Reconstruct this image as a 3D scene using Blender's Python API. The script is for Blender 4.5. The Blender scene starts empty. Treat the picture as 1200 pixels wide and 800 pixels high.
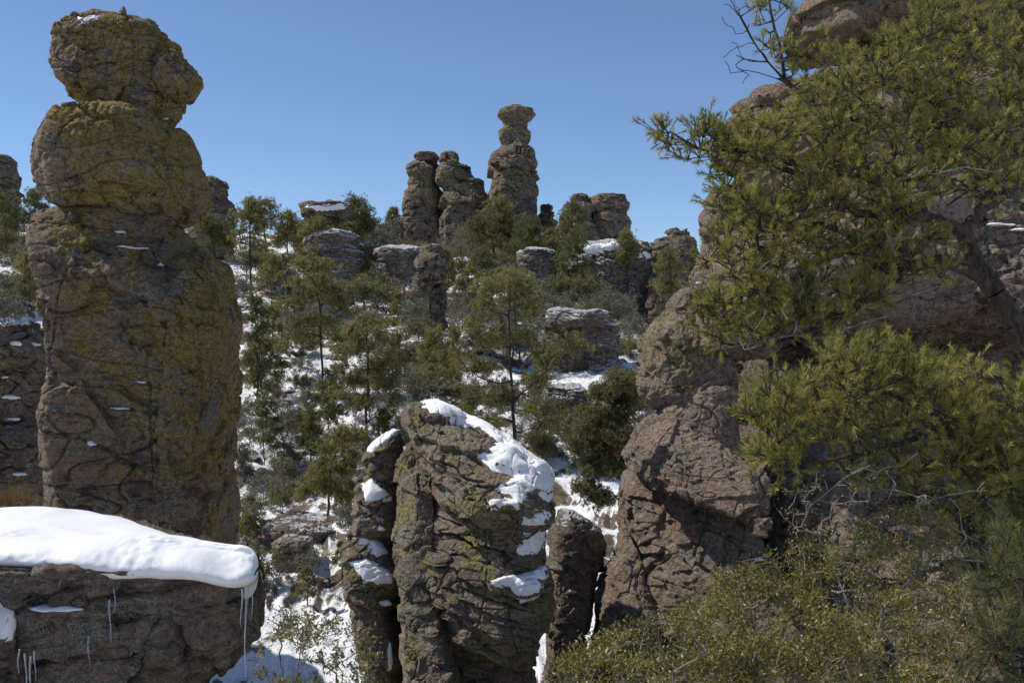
import bpy, math, random
import numpy as np
from mathutils import Vector
from mathutils.bvhtree import BVHTree

# ---------------------------------------------------------------- camera, sky, sun, exposure
sc = bpy.context.scene
F = 1200.0                      # focal length in photograph pixels (1200 x 800)
cam_d = bpy.data.cameras.new('camera'); cam = bpy.data.objects.new('camera', cam_d)
sc.collection.objects.link(cam); sc.camera = cam
cam.location = (0, 0, 0); cam.rotation_euler = (math.radians(90), 0, 0)
cam_d.sensor_width = 36; cam_d.lens = 36; cam_d.clip_start = 0.05; cam_d.clip_end = 6000
SUN_EL, SUN_AZ = 50.0, -85.0    # azimuth clockwise from +Y (the view direction)
world = bpy.data.worlds.new('World'); sc.world = world; world.use_nodes = True
wn = world.node_tree.nodes; wl = world.node_tree.links
sky = wn.new('ShaderNodeTexSky'); sky.sky_type = 'NISHITA'; sky.sun_disc = False
sky.sun_elevation = math.radians(SUN_EL); sky.sun_rotation = math.radians(SUN_AZ % 360)
sky.altitude = 2100; sky.air_density = 1.0; sky.dust_density = 0.0; sky.ozone_density = 4.5
wl.new(sky.outputs[0], wn['Background'].inputs[0]); wn['Background'].inputs[1].default_value = 0.09
sun_d = bpy.data.lights.new('sun', 'SUN'); sun = bpy.data.objects.new('sun', sun_d)
sc.collection.objects.link(sun)
sun_d.energy = 3.15; sun_d.angle = math.radians(0.53); sun_d.color = (1.0, 0.95, 0.87)
ce, se = math.cos(math.radians(SUN_EL)), math.sin(math.radians(SUN_EL))
SUNV = np.array([math.sin(math.radians(SUN_AZ))*ce, math.cos(math.radians(SUN_AZ))*ce, se])
sun.rotation_euler = Vector(SUNV).to_track_quat('Z', 'Y').to_euler()
sun.location = (-20, 10, 40)
vs = sc.view_settings
vs.view_transform = 'Standard'; vs.look = 'None'; vs.gamma = 1; vs.use_curve_mapping = False
vs.exposure = 0.56
sc.cycles.max_bounces = 6; sc.cycles.diffuse_bounces = 3; sc.cycles.transparent_max_bounces = 4
sc.cycles.transmission_bounces = 4; sc.cycles.glossy_bounces = 2


rng = np.random.default_rng(7); random.seed(7)
def rs(seed): return np.random.default_rng(seed)

# ---------------------------------------------------------------- noise (numpy)
_pr = rs(11); PERM = _pr.permutation(256).astype(np.int64); PERM = np.concatenate([PERM, PERM, PERM])
GR = _pr.normal(size=(256, 3)); GR /= np.linalg.norm(GR, axis=1)[:, None]
RND = _pr.random((256, 4))
def hsh(ix, iy, iz): return PERM[PERM[PERM[ix & 255] + (iy & 255)] + (iz & 255)]
GX, GY, GZ = (np.ascontiguousarray(GR[:, k], dtype=np.float32) for k in range(3))
def perlin(p):
    p = np.asarray(p, np.float32); fl = np.floor(p); f = p-fl; i = fl.astype(np.int64)
    fx, fy, fz = (np.ascontiguousarray(f[:, k]) for k in range(3))
    wx, wy, wz = (t*t*t*(t*(t*6-15)+10) for t in (fx, fy, fz))
    x0, y0, z0 = (np.ascontiguousarray(i[:, k]) for k in range(3)); out = 0
    for dx in (0, 1):
        hx = PERM[(x0+dx) & 255]; ux = wx if dx else 1-wx
        for dy in (0, 1):
            hy = PERM[hx+((y0+dy) & 255)]; uy = ux*(wy if dy else 1-wy)
            for dz in (0, 1):
                h = PERM[hy+((z0+dz) & 255)]
                out = out+(GX[h]*(fx-dx)+GY[h]*(fy-dy)+GZ[h]*(fz-dz))*uy*(wz if dz else 1-wz)
    return out*1.5
def fbm(p, o=4, g=.5, ridge=False):
    a, t = 1.0, 0
    for k in range(o):
        n = perlin(p*(2.03**k)+k*17.3)
        t = t+a*((.5-np.abs(n))*1.2 if ridge else n); a *= g
    return t
def worley(p):
    i = np.floor(p).astype(np.int64); f = p-i
    F1 = np.full(len(p), 9.0); F2 = F1.copy(); idd = np.zeros(len(p), np.int64)
    for dx in (-1, 0, 1):
        for dy in (-1, 0, 1):
            for dz in (-1, 0, 1):
                h = hsh(i[:, 0]+dx, i[:, 1]+dy, i[:, 2]+dz)
                d = np.sqrt(((RND[h, :3]+np.array([dx, dy, dz])-f)**2).sum(1))
                m = d < F1
                F2 = np.where(m, F1, np.minimum(F2, d)); F1 = np.where(m, d, F1); idd = np.where(m, h, idd)
    return F1, F2, RND[idd, 3]
def sst(a, b, x):
    t = np.clip((x-a)/(b-a), 0, 1); return t*t*(3-2*t)

# ---------------------------------------------------------------- objects and meshes
def mesh(name, v, f, mat=None, smooth=True, attrs=None):
    me = bpy.data.meshes.new(name)
    v = np.asarray(v, np.float32); f = np.asarray(f, np.int32)
    k = f.shape[1]
    me.vertices.add(len(v)); me.vertices.foreach_set('co', v.ravel())
    me.loops.add(f.size); me.loops.foreach_set('vertex_index', f.ravel())
    me.polygons.add(len(f)); me.polygons.foreach_set('loop_start', np.arange(len(f), dtype=np.int32)*k)
    me.polygons.foreach_set('use_smooth', np.full(len(f), smooth))
    me.update(calc_edges=True)
    for an, av in (attrs or {}).items():
        a = me.attributes.new(an, 'FLOAT', 'POINT'); a.data.foreach_set('value', np.asarray(av, np.float32))
    if mat: me.materials.append(mat)
    return me
def tag(o, label=None, cat=None, group=None, kind=None):
    if label: o['label'] = label
    if cat: o['category'] = cat
    if group: o['group'] = group
    if kind: o['kind'] = kind
    return o
def thing(name, label, cat, loc, group=None):
    o = bpy.data.objects.new(name, None); sc.collection.objects.link(o)
    o.empty_display_size = .2; o.location = [float(c) for c in loc]
    return tag(o, label, cat, group)
def link(name, me, parent=None, loc=(0, 0, 0)):
    o = bpy.data.objects.new(name, me); sc.collection.objects.link(o); o.location = [float(c) for c in loc]
    if parent: o.parent = parent
    return o
def P(x, y, d): return np.array([(x-600)/F*d, d, (400-y)/F*d])
def proj(p): return 600+p[..., 0]/p[..., 1]*F, 400-p[..., 2]/p[..., 1]*F

# ---------------------------------------------------------------- materials
class NT:
    def __init__(s, name):
        s.m = bpy.data.materials.new(name); s.m.use_nodes = True
        s.t = s.m.node_tree; s.t.nodes.clear()
        s.out = s.t.nodes.new('ShaderNodeOutputMaterial')
    def n(s, typ, **kw):
        nd = s.t.nodes.new('ShaderNode'+typ)
        for k, v in kw.items(): setattr(nd, k, v)
        return nd
    def set(s, sock, v):
        if hasattr(v, 'is_output'): s.t.links.new(v, sock)
        elif isinstance(v, (tuple, list)) and len(v) == 3 and sock.type == 'RGBA': sock.default_value = (*v, 1)
        else: sock.default_value = v
    def noise(s, vec, scale, det=4, rough=.55, dist=0):
        nd = s.n('TexNoise'); s.set(nd.inputs['Vector'], vec)
        nd.inputs['Scale'].default_value = scale; nd.inputs['Detail'].default_value = det
        nd.inputs['Roughness'].default_value = rough; nd.inputs['Distortion'].default_value = dist
        return nd.outputs['Fac']
    def voro(s, vec, scale, feature='F1'):
        nd = s.n('TexVoronoi', feature=feature); s.set(nd.inputs['Vector'], vec); nd.inputs['Scale'].default_value = scale
        return nd.outputs['Distance']
    def math(s, op, a, b=0.0, clamp=False):
        nd = s.n('Math', operation=op, use_clamp=clamp); s.set(nd.inputs[0], a); s.set(nd.inputs[1], b); return nd.outputs[0]
    def step(s, x, a, b, lo=0.0, hi=1.0):
        nd = s.n('MapRange', interpolation_type='SMOOTHSTEP'); s.set(nd.inputs['Value'], x)
        for k, v in zip(('From Min', 'From Max', 'To Min', 'To Max'), (a, b, lo, hi)): s.set(nd.inputs[k], v)
        return nd.outputs[0]
    def mix(s, f, a, b, mode='MIX'):
        nd = s.n('Mix', data_type='RGBA', blend_type=mode); s.set(nd.inputs[0], f); s.set(nd.inputs[6], a); s.set(nd.inputs[7], b)
        return nd.outputs[2]
    def bump(s, h, strength, dist, normal=None):
        nd = s.n('Bump'); s.set(nd.inputs['Height'], h); nd.inputs['Strength'].default_value = strength
        nd.inputs['Distance'].default_value = dist
        if normal: s.set(nd.inputs['Normal'], normal)
        return nd.outputs[0]
    def mapping(s, vec, scale):
        nd = s.n('Mapping'); s.set(nd.inputs['Vector'], vec); nd.inputs['Scale'].default_value = scale; return nd.outputs[0]
    def attr(s, name): return s.n('Attribute', attribute_name=name).outputs['Fac']
    def princ(s, col, rough=.9, normal=None, spec=.25):
        nd = s.n('BsdfPrincipled'); s.set(nd.inputs['Base Color'], col); s.set(nd.inputs['Roughness'], rough)
        nd.inputs['Specular IOR Level'].default_value = spec
        if normal: s.set(nd.inputs['Normal'], normal)
        return nd
    def done(s, sh):
        s.t.links.new(sh if hasattr(sh, 'is_output') else sh.outputs[0], s.out.inputs[0]); return s.m

SNOW = (.83, .82, .81)
def rock_mat(name, sz=1.0, a=(.13, .085, .06), b=(.27, .19, .14), yel=0.0, gry=0.0, drk=0.0, snow=None, ycol=(.27, .22, .045)):
    """sz: size in metres of the coarse features; yel, gry, drk, snow shift how much of each shows (0 = medium)"""
    t = NT(name); co = t.n('TexCoord').outputs['Object']
    big = t.noise(co, .7/sz, 6, .6, .4); fine = t.noise(co, 16/sz, 6, .7); grain = t.noise(co, 70/sz, 3, .7)
    band = t.noise(t.mapping(co, (.5/sz, .5/sz, 4.5/sz)), 1.0, 5, .6, .3)
    col = t.mix(t.step(big, .35, .65), a, b)
    col = t.mix(t.step(band, .42, .62, 0, .55), col, (.31, .20, .14))
    col = t.mix(t.step(fine, .3, .7, 0, .6), col, t.mix(.5, col, (.33, .27, .22)))
    drkn = t.noise(t.mapping(co, (1.6/sz, 1.6/sz, .45/sz)), 1.0, 8, .7, .5)
    col = t.mix(t.step(drkn, .56-drk, .61-drk, 0, .6), col, (.06, .05, .042))
    lich = t.attr('lich')
    gn = t.math('ADD', t.noise(co, 2.6/sz, 12, .78, .3), t.math('MULTIPLY', t.math('SUBTRACT', fine, .5), .35))
    col = t.mix(t.step(gn, .545-gry, .56-gry, 0, .8), col, t.mix(t.step(grain, .4, .6), (.20, .20, .15), (.46, .46, .39)))
    yn = t.math('ADD', t.noise(co, 1.7/sz, 13, .76, .5), t.math('MULTIPLY', t.math('SUBTRACT', fine, .5), .42))
    yn = t.math('ADD', yn, t.math('MULTIPLY', lich, .3))
    col = t.mix(t.step(yn, .565-yel, .585-yel, 0, .85), col, t.mix(t.step(grain, .35, .65), tuple(c*.6 for c in ycol), ycol))
    spk = t.noise(t.mapping(co, (1, 1, 1.3)), 20/sz, 5, .75)
    col = t.mix(t.step(spk, .565, .59, 0, .8), col, t.mix(.62, col, (.035, .03, .026)))
    col = t.mix(t.step(t.noise(co, 27/sz, 4, .7), .60, .63, 0, .7), col, (.50, .48, .41))
    crk = t.math('ABSOLUTE', t.math('SUBTRACT', t.noise(t.mapping(co, (.9/sz, .9/sz, 3.2/sz)), 1.0, 5, .6, .3), .5))
    crv = t.math('ABSOLUTE', t.math('SUBTRACT', t.noise(t.mapping(co, (2.4/sz, 2.4/sz, .6/sz)), 1.0, 5, .6, .2), .5))
    crk = t.math('MINIMUM', t.step(crk, .0, .010), t.step(crv, .0, .004))
    col = t.mix(crk, t.mix(.5, col, (.03, .025, .022)), col)
    col = t.mix(t.step(grain, .3, .7), t.mix(.3, col, (.03, .025, .02)), t.mix(.15, col, (.6, .55, .48)))
    h = t.math('ADD', t.math('MULTIPLY', t.noise(co, 9/sz, 8, .72), 1.0), t.math('MULTIPLY', grain, .12))
    h = t.math('ADD', h, t.math('ADD', t.math('MULTIPLY', t.step(spk, .5, .62), -.14), t.math('MULTIPLY', crk, .22)))
    nrm = t.bump(h, 1.0, .16*sz)
    rough = .92
    if snow is not None:
        nz = t.n('SeparateXYZ'); t.set(nz.inputs[0], t.n('NewGeometry').outputs['Normal'])
        sn = t.math('ADD', nz.outputs['Z'], t.math('MULTIPLY', t.math('SUBTRACT', t.noise(co, 1.6/sz, 6, .65), .5), 1.5))
        m = t.step(sn, .62-snow, .72-snow)
        col = t.mix(m, col, SNOW)
    return t.done(t.princ(col, rough, nrm, .2))

def snow_mat(name, sz=1.0):
    t = NT(name); co = t.n('TexCoord').outputs['Object']
    h = t.math('ADD', t.noise(co, 5/sz, 5, .55), t.math('MULTIPLY', t.noise(co, 60/sz, 3, .6), .10))
    col = t.mix(t.noise(co, 3/sz, 4), (.82, .81, .80), (.87, .865, .86))
    col = t.mix(t.step(t.noise(co, 95/sz, 2, .5), .69, .73, 0, .55), col, (.22, .17, .12))    # fallen needles and grit
    h = t.math('ADD', h, t.math('MULTIPLY', t.noise(co, 24/sz, 4, .65), .22))
    p = t.princ(col, .6, t.bump(h, .2, .05*sz), .3)
    p.inputs['Subsurface Weight'].default_value = 0.0
    return t.done(p)
def leaf_mat(name, c0, c1, trans=.3, rough=.55, spec=.3):
    t = NT(name); col = t.mix(t.attr('tint'), c0, c1)
    d = t.princ(col, rough, None, spec)
    tr = t.n('BsdfTranslucent'); t.set(tr.inputs[0], t.mix(.35, col, (.26, .28, .03), 'MIX'))
    mx = t.n('MixShader'); mx.inputs[0].default_value = trans
    t.t.links.new(d.outputs[0], mx.inputs[1]); t.t.links.new(tr.outputs[0], mx.inputs[2])
    return t.done(mx)
def bark_mat(name, a, b, sc_=20):
    t = NT(name); co = t.n('TexCoord').outputs['Object']
    n = t.noise(t.mapping(co, (1, 1, .35)), sc_, 6, .7, .5)
    return t.done(t.princ(t.mix(t.step(n, .35, .65), a, b), .9, t.bump(n, .9, .5/sc_), .2))

M_ROCK_COL = rock_mat('lichen_rock', 1.5, (.40, .26, .155), (.60, .41, .24), .065, .015, -.03, None, (.60, .41, .055))
M_ROCK_LEDGE = rock_mat('ledge_rock', .6, (.22, .155, .12), (.38, .28, .215), -.05, .03, .0)
M_ROCK_MID = rock_mat('centre_rock', .9, (.35, .24, .17), (.57, .42, .31), .03, .01, -.04, None, (.46, .42, .10))
M_ROCK_CLIFF = rock_mat('cliff_rock', 1.3, (.40, .258, .185), (.60, .42, .31), -.03, .0, -.06, None, (.46, .40, .14))
M_ROCK_SHADE = rock_mat('shade_toned_cliff_rock', 1.4, (.29, .19, .135), (.46, .315, .23), -.05, .03, .01)  # darker version of the cliff rock: the back wall's shade is in its colour
M_ROCK_FAR = rock_mat('far_rock', 9.0, (.29, .205, .14), (.52, .39, .27), .03, .01, -.01, -.30, (.45, .38, .14))
M_ROCK_SNOWY = rock_mat('snowy_outcrop_rock', 5.0, (.20, .145, .115), (.38, .285, .225), -.02, .02, .01, .20)
M_ROCK_LOW = rock_mat('low_rock', 1.5, (.29, .195, .145), (.48, .335, .25), .0, .02, -.02, -.25)
M_SNOW = snow_mat('snow_surface', .8)
M_BARK = bark_mat('dark_pine_bark', (.025, .019, .016), (.10, .075, .06), 26)
M_BARK_FAR = bark_mat('far_pine_bark', (.03, .022, .018), (.075, .055, .045), 8)
M_TWIG = bark_mat('grey_twig_bark', (.13, .11, .10), (.30, .27, .25), 30)
M_DEAD = bark_mat('weathered_dead_wood', (.16, .14, .125), (.36, .33, .30), 30)
M_NEEDLE = leaf_mat('pine_needles', (.11, .13, .034), (.47, .395, .105), .36)
M_NEEDLE_FAR = leaf_mat('slope_pine_needles', (.125, .118, .056), (.38, .32, .125), .40)
M_NEEDLE_DARK = leaf_mat('dark_pine_needles', (.075, .085, .036), (.23, .215, .08), .35)
M_OAK = leaf_mat('scrub_oak_leaves', (.090, .090, .045), (.25, .215, .09), .28, .5)
M_GREYLEAF = leaf_mat('grey_scrub_leaves', (.085, .085, .065), (.20, .185, .14), .2, .6)
M_MANZ = leaf_mat('manzanita_leaves', (.055, .054, .016), (.29, .23, .048), .3, .42, .4)
M_DRYLEAF = leaf_mat('dry_brown_leaves', (.16, .09, .045), (.30, .19, .10), .2)
def ice_mat():
    t = NT('ice'); p = t.princ((.80, .85, .90), .08, None, .5); p.inputs['Transmission Weight'].default_value = .75
    p.inputs['IOR'].default_value = 1.31; return t.done(p)
M_ICE = ice_mat()
def ground_mat():
    t = NT('snowy_ground'); co = t.n('TexCoord').outputs['Object']
    geo = t.n('SeparateXYZ'); t.set(geo.inputs[0], t.n('NewGeometry').outputs['Normal'])
    n = t.math('ADD', t.noise(co, .35, 8, .68, .4), t.math('MULTIPLY', geo.outputs['Z'], .55))
    soil = t.mix(t.noise(co, 6, 6, .7), (.05, .035, .025), (.22, .16, .11))
    soil = t.mix(t.step(t.noise(co, 1.3, 5), .5, .6), soil, (.20, .165, .10))
    m = t.step(n, .955, 1.0)
    col = t.mix(m, soil, SNOW)
    h = t.math('ADD', t.noise(co, 1.2, 7, .65), t.math('MULTIPLY', m, .12))
    return t.done(t.princ(col, .8, t.bump(h, .8, .35), .2))

# ---------------------------------------------------------------- ground
RX = [-2600, -400, 0, 150, 280, 350, 460, 600, 700, 780, 850, 1000, 1200, 1700, 3800]
RY = [285, 262, 272, 268, 272, 284, 294, 292, 306, 338, 345, 330, 300, 280, 280]
ZD = [0, 2.5, 5, 8, 20, 25, 32, 42, 60, 90, 125, 150, 250, 600, 6000]
ZZ = [-1.75, -2.1, -5.0, -7.0, -7.4, -6.5, -5.4, -3.6, -.4, 4.9, 11.0, 8.5, -12, -60, -160]
def height(X, Y, detail=True):
    X = np.asarray(X, float); Y = np.asarray(Y, float)
    R = np.hypot(X, Y); D = np.maximum(R*.55+np.abs(Y)*.45, .01)
    z = np.interp(D, ZD, ZZ)
    px = 600+np.clip(X/np.maximum(Y, R*.25+.01), -2.5, 2.5)*F
    zr = (400-np.interp(px, RX, RY))/F*125
    z = z+(zr-11.0)*sst(38, 125, D)*(1-sst(160, 400, D))
    right = sst(-.1, .8, X-.03*Y)*(1-sst(9, 13, D))          # shrubby shelf at the lower right
    z = z*(1-right)+right*(-1.75-.10*D-.55*sst(2, 5, D))
    left = sst(.6, 1.3, -X)*(1-sst(8, 12, D))                # foot of the snowy ledge
    z = z*(1-left)+left*np.maximum(z, -3.2)
    if detail:
        p = np.stack([X, Y, np.zeros_like(X)], -1).reshape(-1, 3)
        nz = fbm(p/11, 4)*1.0+fbm(p/2.2+9, 3)*.28
        step = fbm(p/6+40, 3)
        nz = nz+(np.floor(step*6)/6+sst(.55, 1, step*6 % 1)/6-step)*1.6
        z = z+nz.reshape(X.shape)*sst(6, 30, D)*(1-.0*D)
    return z
def ground_hit(px, py):
    """the point of the hillside seen in direction (px, py)"""
    d = np.concatenate([np.arange(20, 60, .2), np.arange(60, 260, .5)])
    X = (px-600)/F*d; h = height(X, d); z = (400-py)/F*d
    ok = np.nonzero(h >= z)[0]
    k = ok[0] if len(ok) else int(np.argmax((h/d)[:500]))
    return np.array([X[k], d[k], h[k]])
def build_ground():
    th = np.concatenate([np.linspace(-180, -33, 60, endpoint=False), np.linspace(-33, 33, 560, endpoint=False), np.linspace(33, 180, 60)])
    r = np.concatenate([np.linspace(.0, 18, 40, endpoint=False), np.linspace(18, 150, 520, endpoint=False), np.geomspace(150, 5500, 40)])
    T, Rr = np.meshgrid(np.radians(th), r, indexing='ij')
    X = np.sin(T)*Rr; Y = np.cos(T)*Rr
    Z = height(X, Y)
    v = np.stack([X, Y, Z], -1).reshape(-1, 3)
    a, b = T.shape; i, j = np.meshgrid(np.arange(a-1), np.arange(b-1), indexing='ij'); k = (i*b+j).ravel()
    f = np.stack([k, k+1, k+b+1, k+b], 1)
    o = link('ground', mesh('ground', v, f[:, ::-1], ground_mat())); tag(o, kind='structure')
build_ground()

# ---------------------------------------------------------------- rock builder
def resample(c, n):
    c = np.asarray(c, float); s = np.concatenate([[0], np.cumsum(np.hypot(*np.diff(c, axis=0).T))])
    t = np.linspace(0, s[-1], n)
    o = np.stack([np.interp(t, s, c[:, 0]), np.interp(t, s, c[:, 1])], 1)
    k = max(1, n//70)
    for _ in range(k):
        o[1:-1] = o[1:-1]*.5+(o[:-2]+o[2:])*.25
    return o
def grid_normals(G):
    du = np.roll(G, -1, 1)-np.roll(G, 1, 1)
    dv = np.empty_like(G); dv[1:-1] = G[2:]-G[:-2]; dv[0] = G[1]-G[0]; dv[-1] = G[-1]-G[-2]
    n = np.cross(du, dv); l = np.linalg.norm(n, axis=-1, keepdims=True)
    return n/np.maximum(l, 1e-9)
class Rock:
    """a boulder: left and right outlines (photo pixels at distance d) lofted round with real depth, then weathered"""
    def __init__(s, L, R, d, depth, n=3.0, px=1.6, tilt=(0, 0), dome=.15, seed=0, amp=1.0, strata=None, blocks=.5, bs=None, cuts=5, back=.35, sdir=(0, 0, 1), rough=1.0, round_=.55, fit=True):
        size_px = max(np.ptp([p[1] for p in L+R]), 10)
        w_px = max(r[0] for r in R)-min(l[0] for l in L)
        nv = int(np.clip((size_px+w_px*.5)/px, 14, 620)); nu = int(np.clip(w_px*3.0/px, 18, 620))
        Lr, Rr = resample(L, nv), resample(R, nv)
        mid = (Lr+Rr)/2; half = (Rr-Lr)/2
        u = np.concatenate([np.linspace(0, np.pi, int(nu*(1-back)), endpoint=False), np.linspace(np.pi, 2*np.pi, int(nu*back), endpoint=False)])
        # even spacing round a superellipse
        th = np.linspace(0, 2*np.pi, 4001); cx = np.sign(np.cos(th))*np.abs(np.cos(th))**(2/n); cy = np.sign(np.sin(th))*np.abs(np.sin(th))**(2/n)
        al = np.concatenate([[0], np.cumsum(np.hypot(np.diff(cx), np.diff(cy)))]); al *= 2*np.pi/al[-1]
        C = np.interp(u, al, cx); S = np.interp(u, al, cy)
        hw = np.hypot(half[:, 0], half[:, 1]); rel = np.clip(hw/hw.max(), 0, 1)
        dep = depth*rel**round_
        k = max(4, int(hw[0]*.6/px)); k = min(k, 70); k2 = min(max(4, int(hw[-1]*.4/px)), 40)
        a0 = np.sin(np.linspace(.02, 1, k, endpoint=False)*np.pi/2); a1 = np.sin(np.linspace(1, .02, k2)*np.pi/2)
        up0 = np.stack([np.zeros(k), -dome*hw[0]*(1-a0**2)], 1)
        dn1 = np.stack([np.zeros(k2), dome*hw[-1]*(1-a1**2)], 1)
        MID = np.concatenate([mid[0]+up0, mid, mid[-1]+dn1]); HALF = np.concatenate([half[0]*a0[:, None], half, half[-1]*a1[:, None]])
        DEP = np.concatenate([dep[0]*a0, dep, dep[-1]*a1])
        nr = len(MID); tgt = MID[:, 1].min(); rowt = np.clip((np.arange(nr)-k)/max(nv-1, 1), 0, 1)
        for it in range(7 if fit else 1):
            Q = MID[:, None, :]+HALF[:, None, :]*C[None, :, None]
            X = (Q[..., 0]-600)/F*d; Z = (400-Q[..., 1])/F*d; Y = d-DEP[:, None]*S[None, :]
            xc, zc = X.mean(), Z.mean()
            Y = np.maximum(Y+tilt[0]*(X-xc)+tilt[1]*(Z-zc), 1.0)
            G = np.stack([X, Y, Z], -1)
            if it == 6 or not fit: break
            x_, y_ = proj(G)                       # the silhouette really seen, against the traced one
            eL = Lr[:, 0]-x_[k:k+nv].min(1); eR = Rr[:, 0]-x_[k:k+nv].max(1)
            dm = (eL+eR)/2; dh = (eR-eL)/2
            dm = np.concatenate([np.full(k, dm[0]), dm, np.full(k2, dm[-1])])
            hx = HALF[k:k+nv, 0]; fac = np.clip((hx+dh)/np.where(np.abs(hx) < .5, .5, hx), .6, 1.5)
            fac = np.concatenate([np.full(k, fac[0]), fac, np.full(k2, fac[-1])])
            MID = MID.copy(); HALF = HALF.copy()
            MID[:, 0] += dm; HALF[:, 0] *= fac
            MID[:, 1] += (tgt-y_.min())*(1-rowt)
        size = max(hw.max()/F*d*2, .01); s.size = size
        N = grid_normals(G)
        ctr = G.reshape(-1, 3).mean(0)
        if np.mean(((G-ctr)*N).sum(-1)) < 0: s.flip = True; N = -N
        else: s.flip = False
        g = rs(seed+100)
        p = G.reshape(-1, 3)
        if cuts:
            for _ in range(cuts):
                nn = g.normal(size=3); nn[2] *= .7; nn[1] = -abs(nn[1]) if g.random() < .6 else nn[1]; nn /= np.linalg.norm(nn)
                h = (p-ctr)@nn; lim = np.quantile(h, g.uniform(.93, .985)); over = np.maximum(h-lim, 0)
                p = p-nn*(over*.85)[:, None]
            G = p.reshape(G.shape)
            if fit:                                        # planing the faces must not narrow the traced outline
                for _ in range(3):
                    x_, y_ = proj(G[k:k+nv]); il, ir = x_.argmin(1), x_.argmax(1); rw = np.arange(nv)
                    mx = G[k:k+nv][rw, il]; Mx = G[k:k+nv][rw, ir]
                    eL = (Lr[:, 0]-x_[rw, il])*mx[:, 1]/F; eR = (Rr[:, 0]-x_[rw, ir])*Mx[:, 1]/F
                    c_ = (mx[:, 0]+Mx[:, 0])/2; h_ = np.maximum((Mx[:, 0]-mx[:, 0])/2, 1e-3); a_ = np.clip(1+(eR-eL)/2/h_, .7, 1.6); b_ = (eL+eR)/2
                    ext = lambda q_: np.concatenate([np.full(k, q_[0]), q_, np.full(k2, q_[-1])])[:, None]
                    G[..., 0] = ext(c_)+(G[..., 0]-ext(c_))*ext(a_)+ext(b_)
                p = G.reshape(-1, 3)
            N = grid_normals(G)*(-1 if s.flip else 1)
        o = g.uniform(0, 50, 3); q = p+o
        bs = bs or size*.33
        dsp = fbm(q/(size*.6), 3)*size*.05*amp
        if blocks:
            wq = q+np.stack([fbm(q/(bs*1.2), 2), fbm(q/(bs*1.2)+30, 2), fbm(q/(bs*1.2)+60, 2)], 1)*bs*.22
            F1, F2, rr = worley(wq*np.array([1, 1, 1.5])/bs)
            ck = sst(-.1, .3, fbm(q/(bs*2)+11, 2))
            dsp = dsp+(rr-.5)*bs*.20*blocks*sst(0, .05, F2-F1)-bs*.06*blocks*ck*(1-sst(0, .03, F2-F1))
            joint = rr
            if len(p) > 9000:
                b2 = bs*.36; F1, F2, rr = worley(wq*np.array([1, 1, 1.9])/b2+7)
                gt = sst(-.15, .2, perlin(q/(bs*1.3)+91))
                dsp = dsp+(rr-.5)*b2*.26*blocks*gt*sst(0, .06, F2-F1)-b2*.06*gt*blocks*(1-sst(0, .05, F2-F1))
        else: joint = 0
        if strata:
            th_, am = strata                                    # layer thickness, relief in metres
            sd = np.array(sdir, float); sd /= np.linalg.norm(sd)
            sv = q@sd/th_+fbm(q/(size*.5), 3)*.8+np.asarray(joint)*.8
            li = np.floor(sv).astype(int); fr = sv-li
            rl = RND[(li*37) % 256, 3]; rn = RND[((li+1)*37) % 256, 3]
            prof = rl*(1-sst(.94, 1, fr))+rn*sst(.94, 1, fr)-.25*fr
            gate = .35+.65*sst(-.25, .25, fbm(q/(size*.35)+77, 2))
            dsp = dsp+(prof-.5)*am*1.3-am*.8*gate*np.exp(-((fr-.95)/.045)**2)
        if len(p) > 9000:                                   # thin joints: mostly level, a few upright
            cd = min(size*.016, .05 if size < 6 else .3)
            ch = np.abs(perlin(q*np.array([1, 1, 3.2])/(size*.42)+13)); cv = np.abs(perlin(q*np.array([2.2, 2.2, .55])/(size*.6)+29))
            dsp = dsp-cd*np.exp(-(ch/.022)**2)-cd*.8*np.exp(-(cv/.014)**2)
        p = p+N.reshape(-1, 3)*dsp[:, None]
        G = p.reshape(G.shape); N = grid_normals(G)*(-1 if s.flip else 1)
        f = min(size*.16, .55 if size < 6 else 2.0)
        r1 = fbm(q/f, 5, .58); r2 = fbm(q/(f*.5)+21, 3, .5, True)
        pit = sst(.22, .6, perlin(q/(f*.22)+5))
        d2 = (r1*f*.060+(r2-.5)*f*.05-pit*f*.04+perlin(q/(f*.11)+9)*f*.012)*rough*(.55+.9*sst(-.3, .4, perlin(q/(size*.45)+51)))
        p = p+N.reshape(-1, 3)*d2[:, None]
        G = p.reshape(G.shape); s.G = G; s.N = grid_normals(G)*(-1 if s.flip else 1); s.d = d
    def faces(s):
        a, b = s.G.shape[:2]; i, j = np.meshgrid(np.arange(a-1), np.arange(b), indexing='ij'); j2 = (j+1) % b
        f = np.stack([i*b+j, i*b+j2, (i+1)*b+j2, (i+1)*b+j], -1).reshape(-1, 4)
        return f[:, ::-1] if s.flip else f
    def emit(s, name, mat, root, lich=None):
        b = np.array(root.location) if root else np.zeros(3)
        v = s.G.reshape(-1, 3)
        at = {'lich': np.zeros(len(v))}
        if lich is not None: at['lich'] = lich(v)
        s.o = link(name, mesh(name, v-b, s.faces(), mat, True, at), root); return s
    def snow(s, root, polys, T=.08, name='snow_patch', edge=9, nzmin=-.25, smooth=22, seed=1, rag=6, ymax=.45):
        """snow lying on this rock inside photo outlines: the rock's own surface, smoothed and thickened"""
        G = s.G.copy()
        for _ in range(smooth):
            G = .5*G+.25*np.roll(G, 1, 1)+.25*np.roll(G, -1, 1); G[1:-1] = .5*G[1:-1]+.25*(G[:-2]+G[2:])
        N = s.N
        for _ in range(4):
            N = .5*N+.25*np.roll(N, 1, 1)+.25*np.roll(N, -1, 1); 
        x, y = proj(s.G); pr = s.G.reshape(-1, 3)
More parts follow.
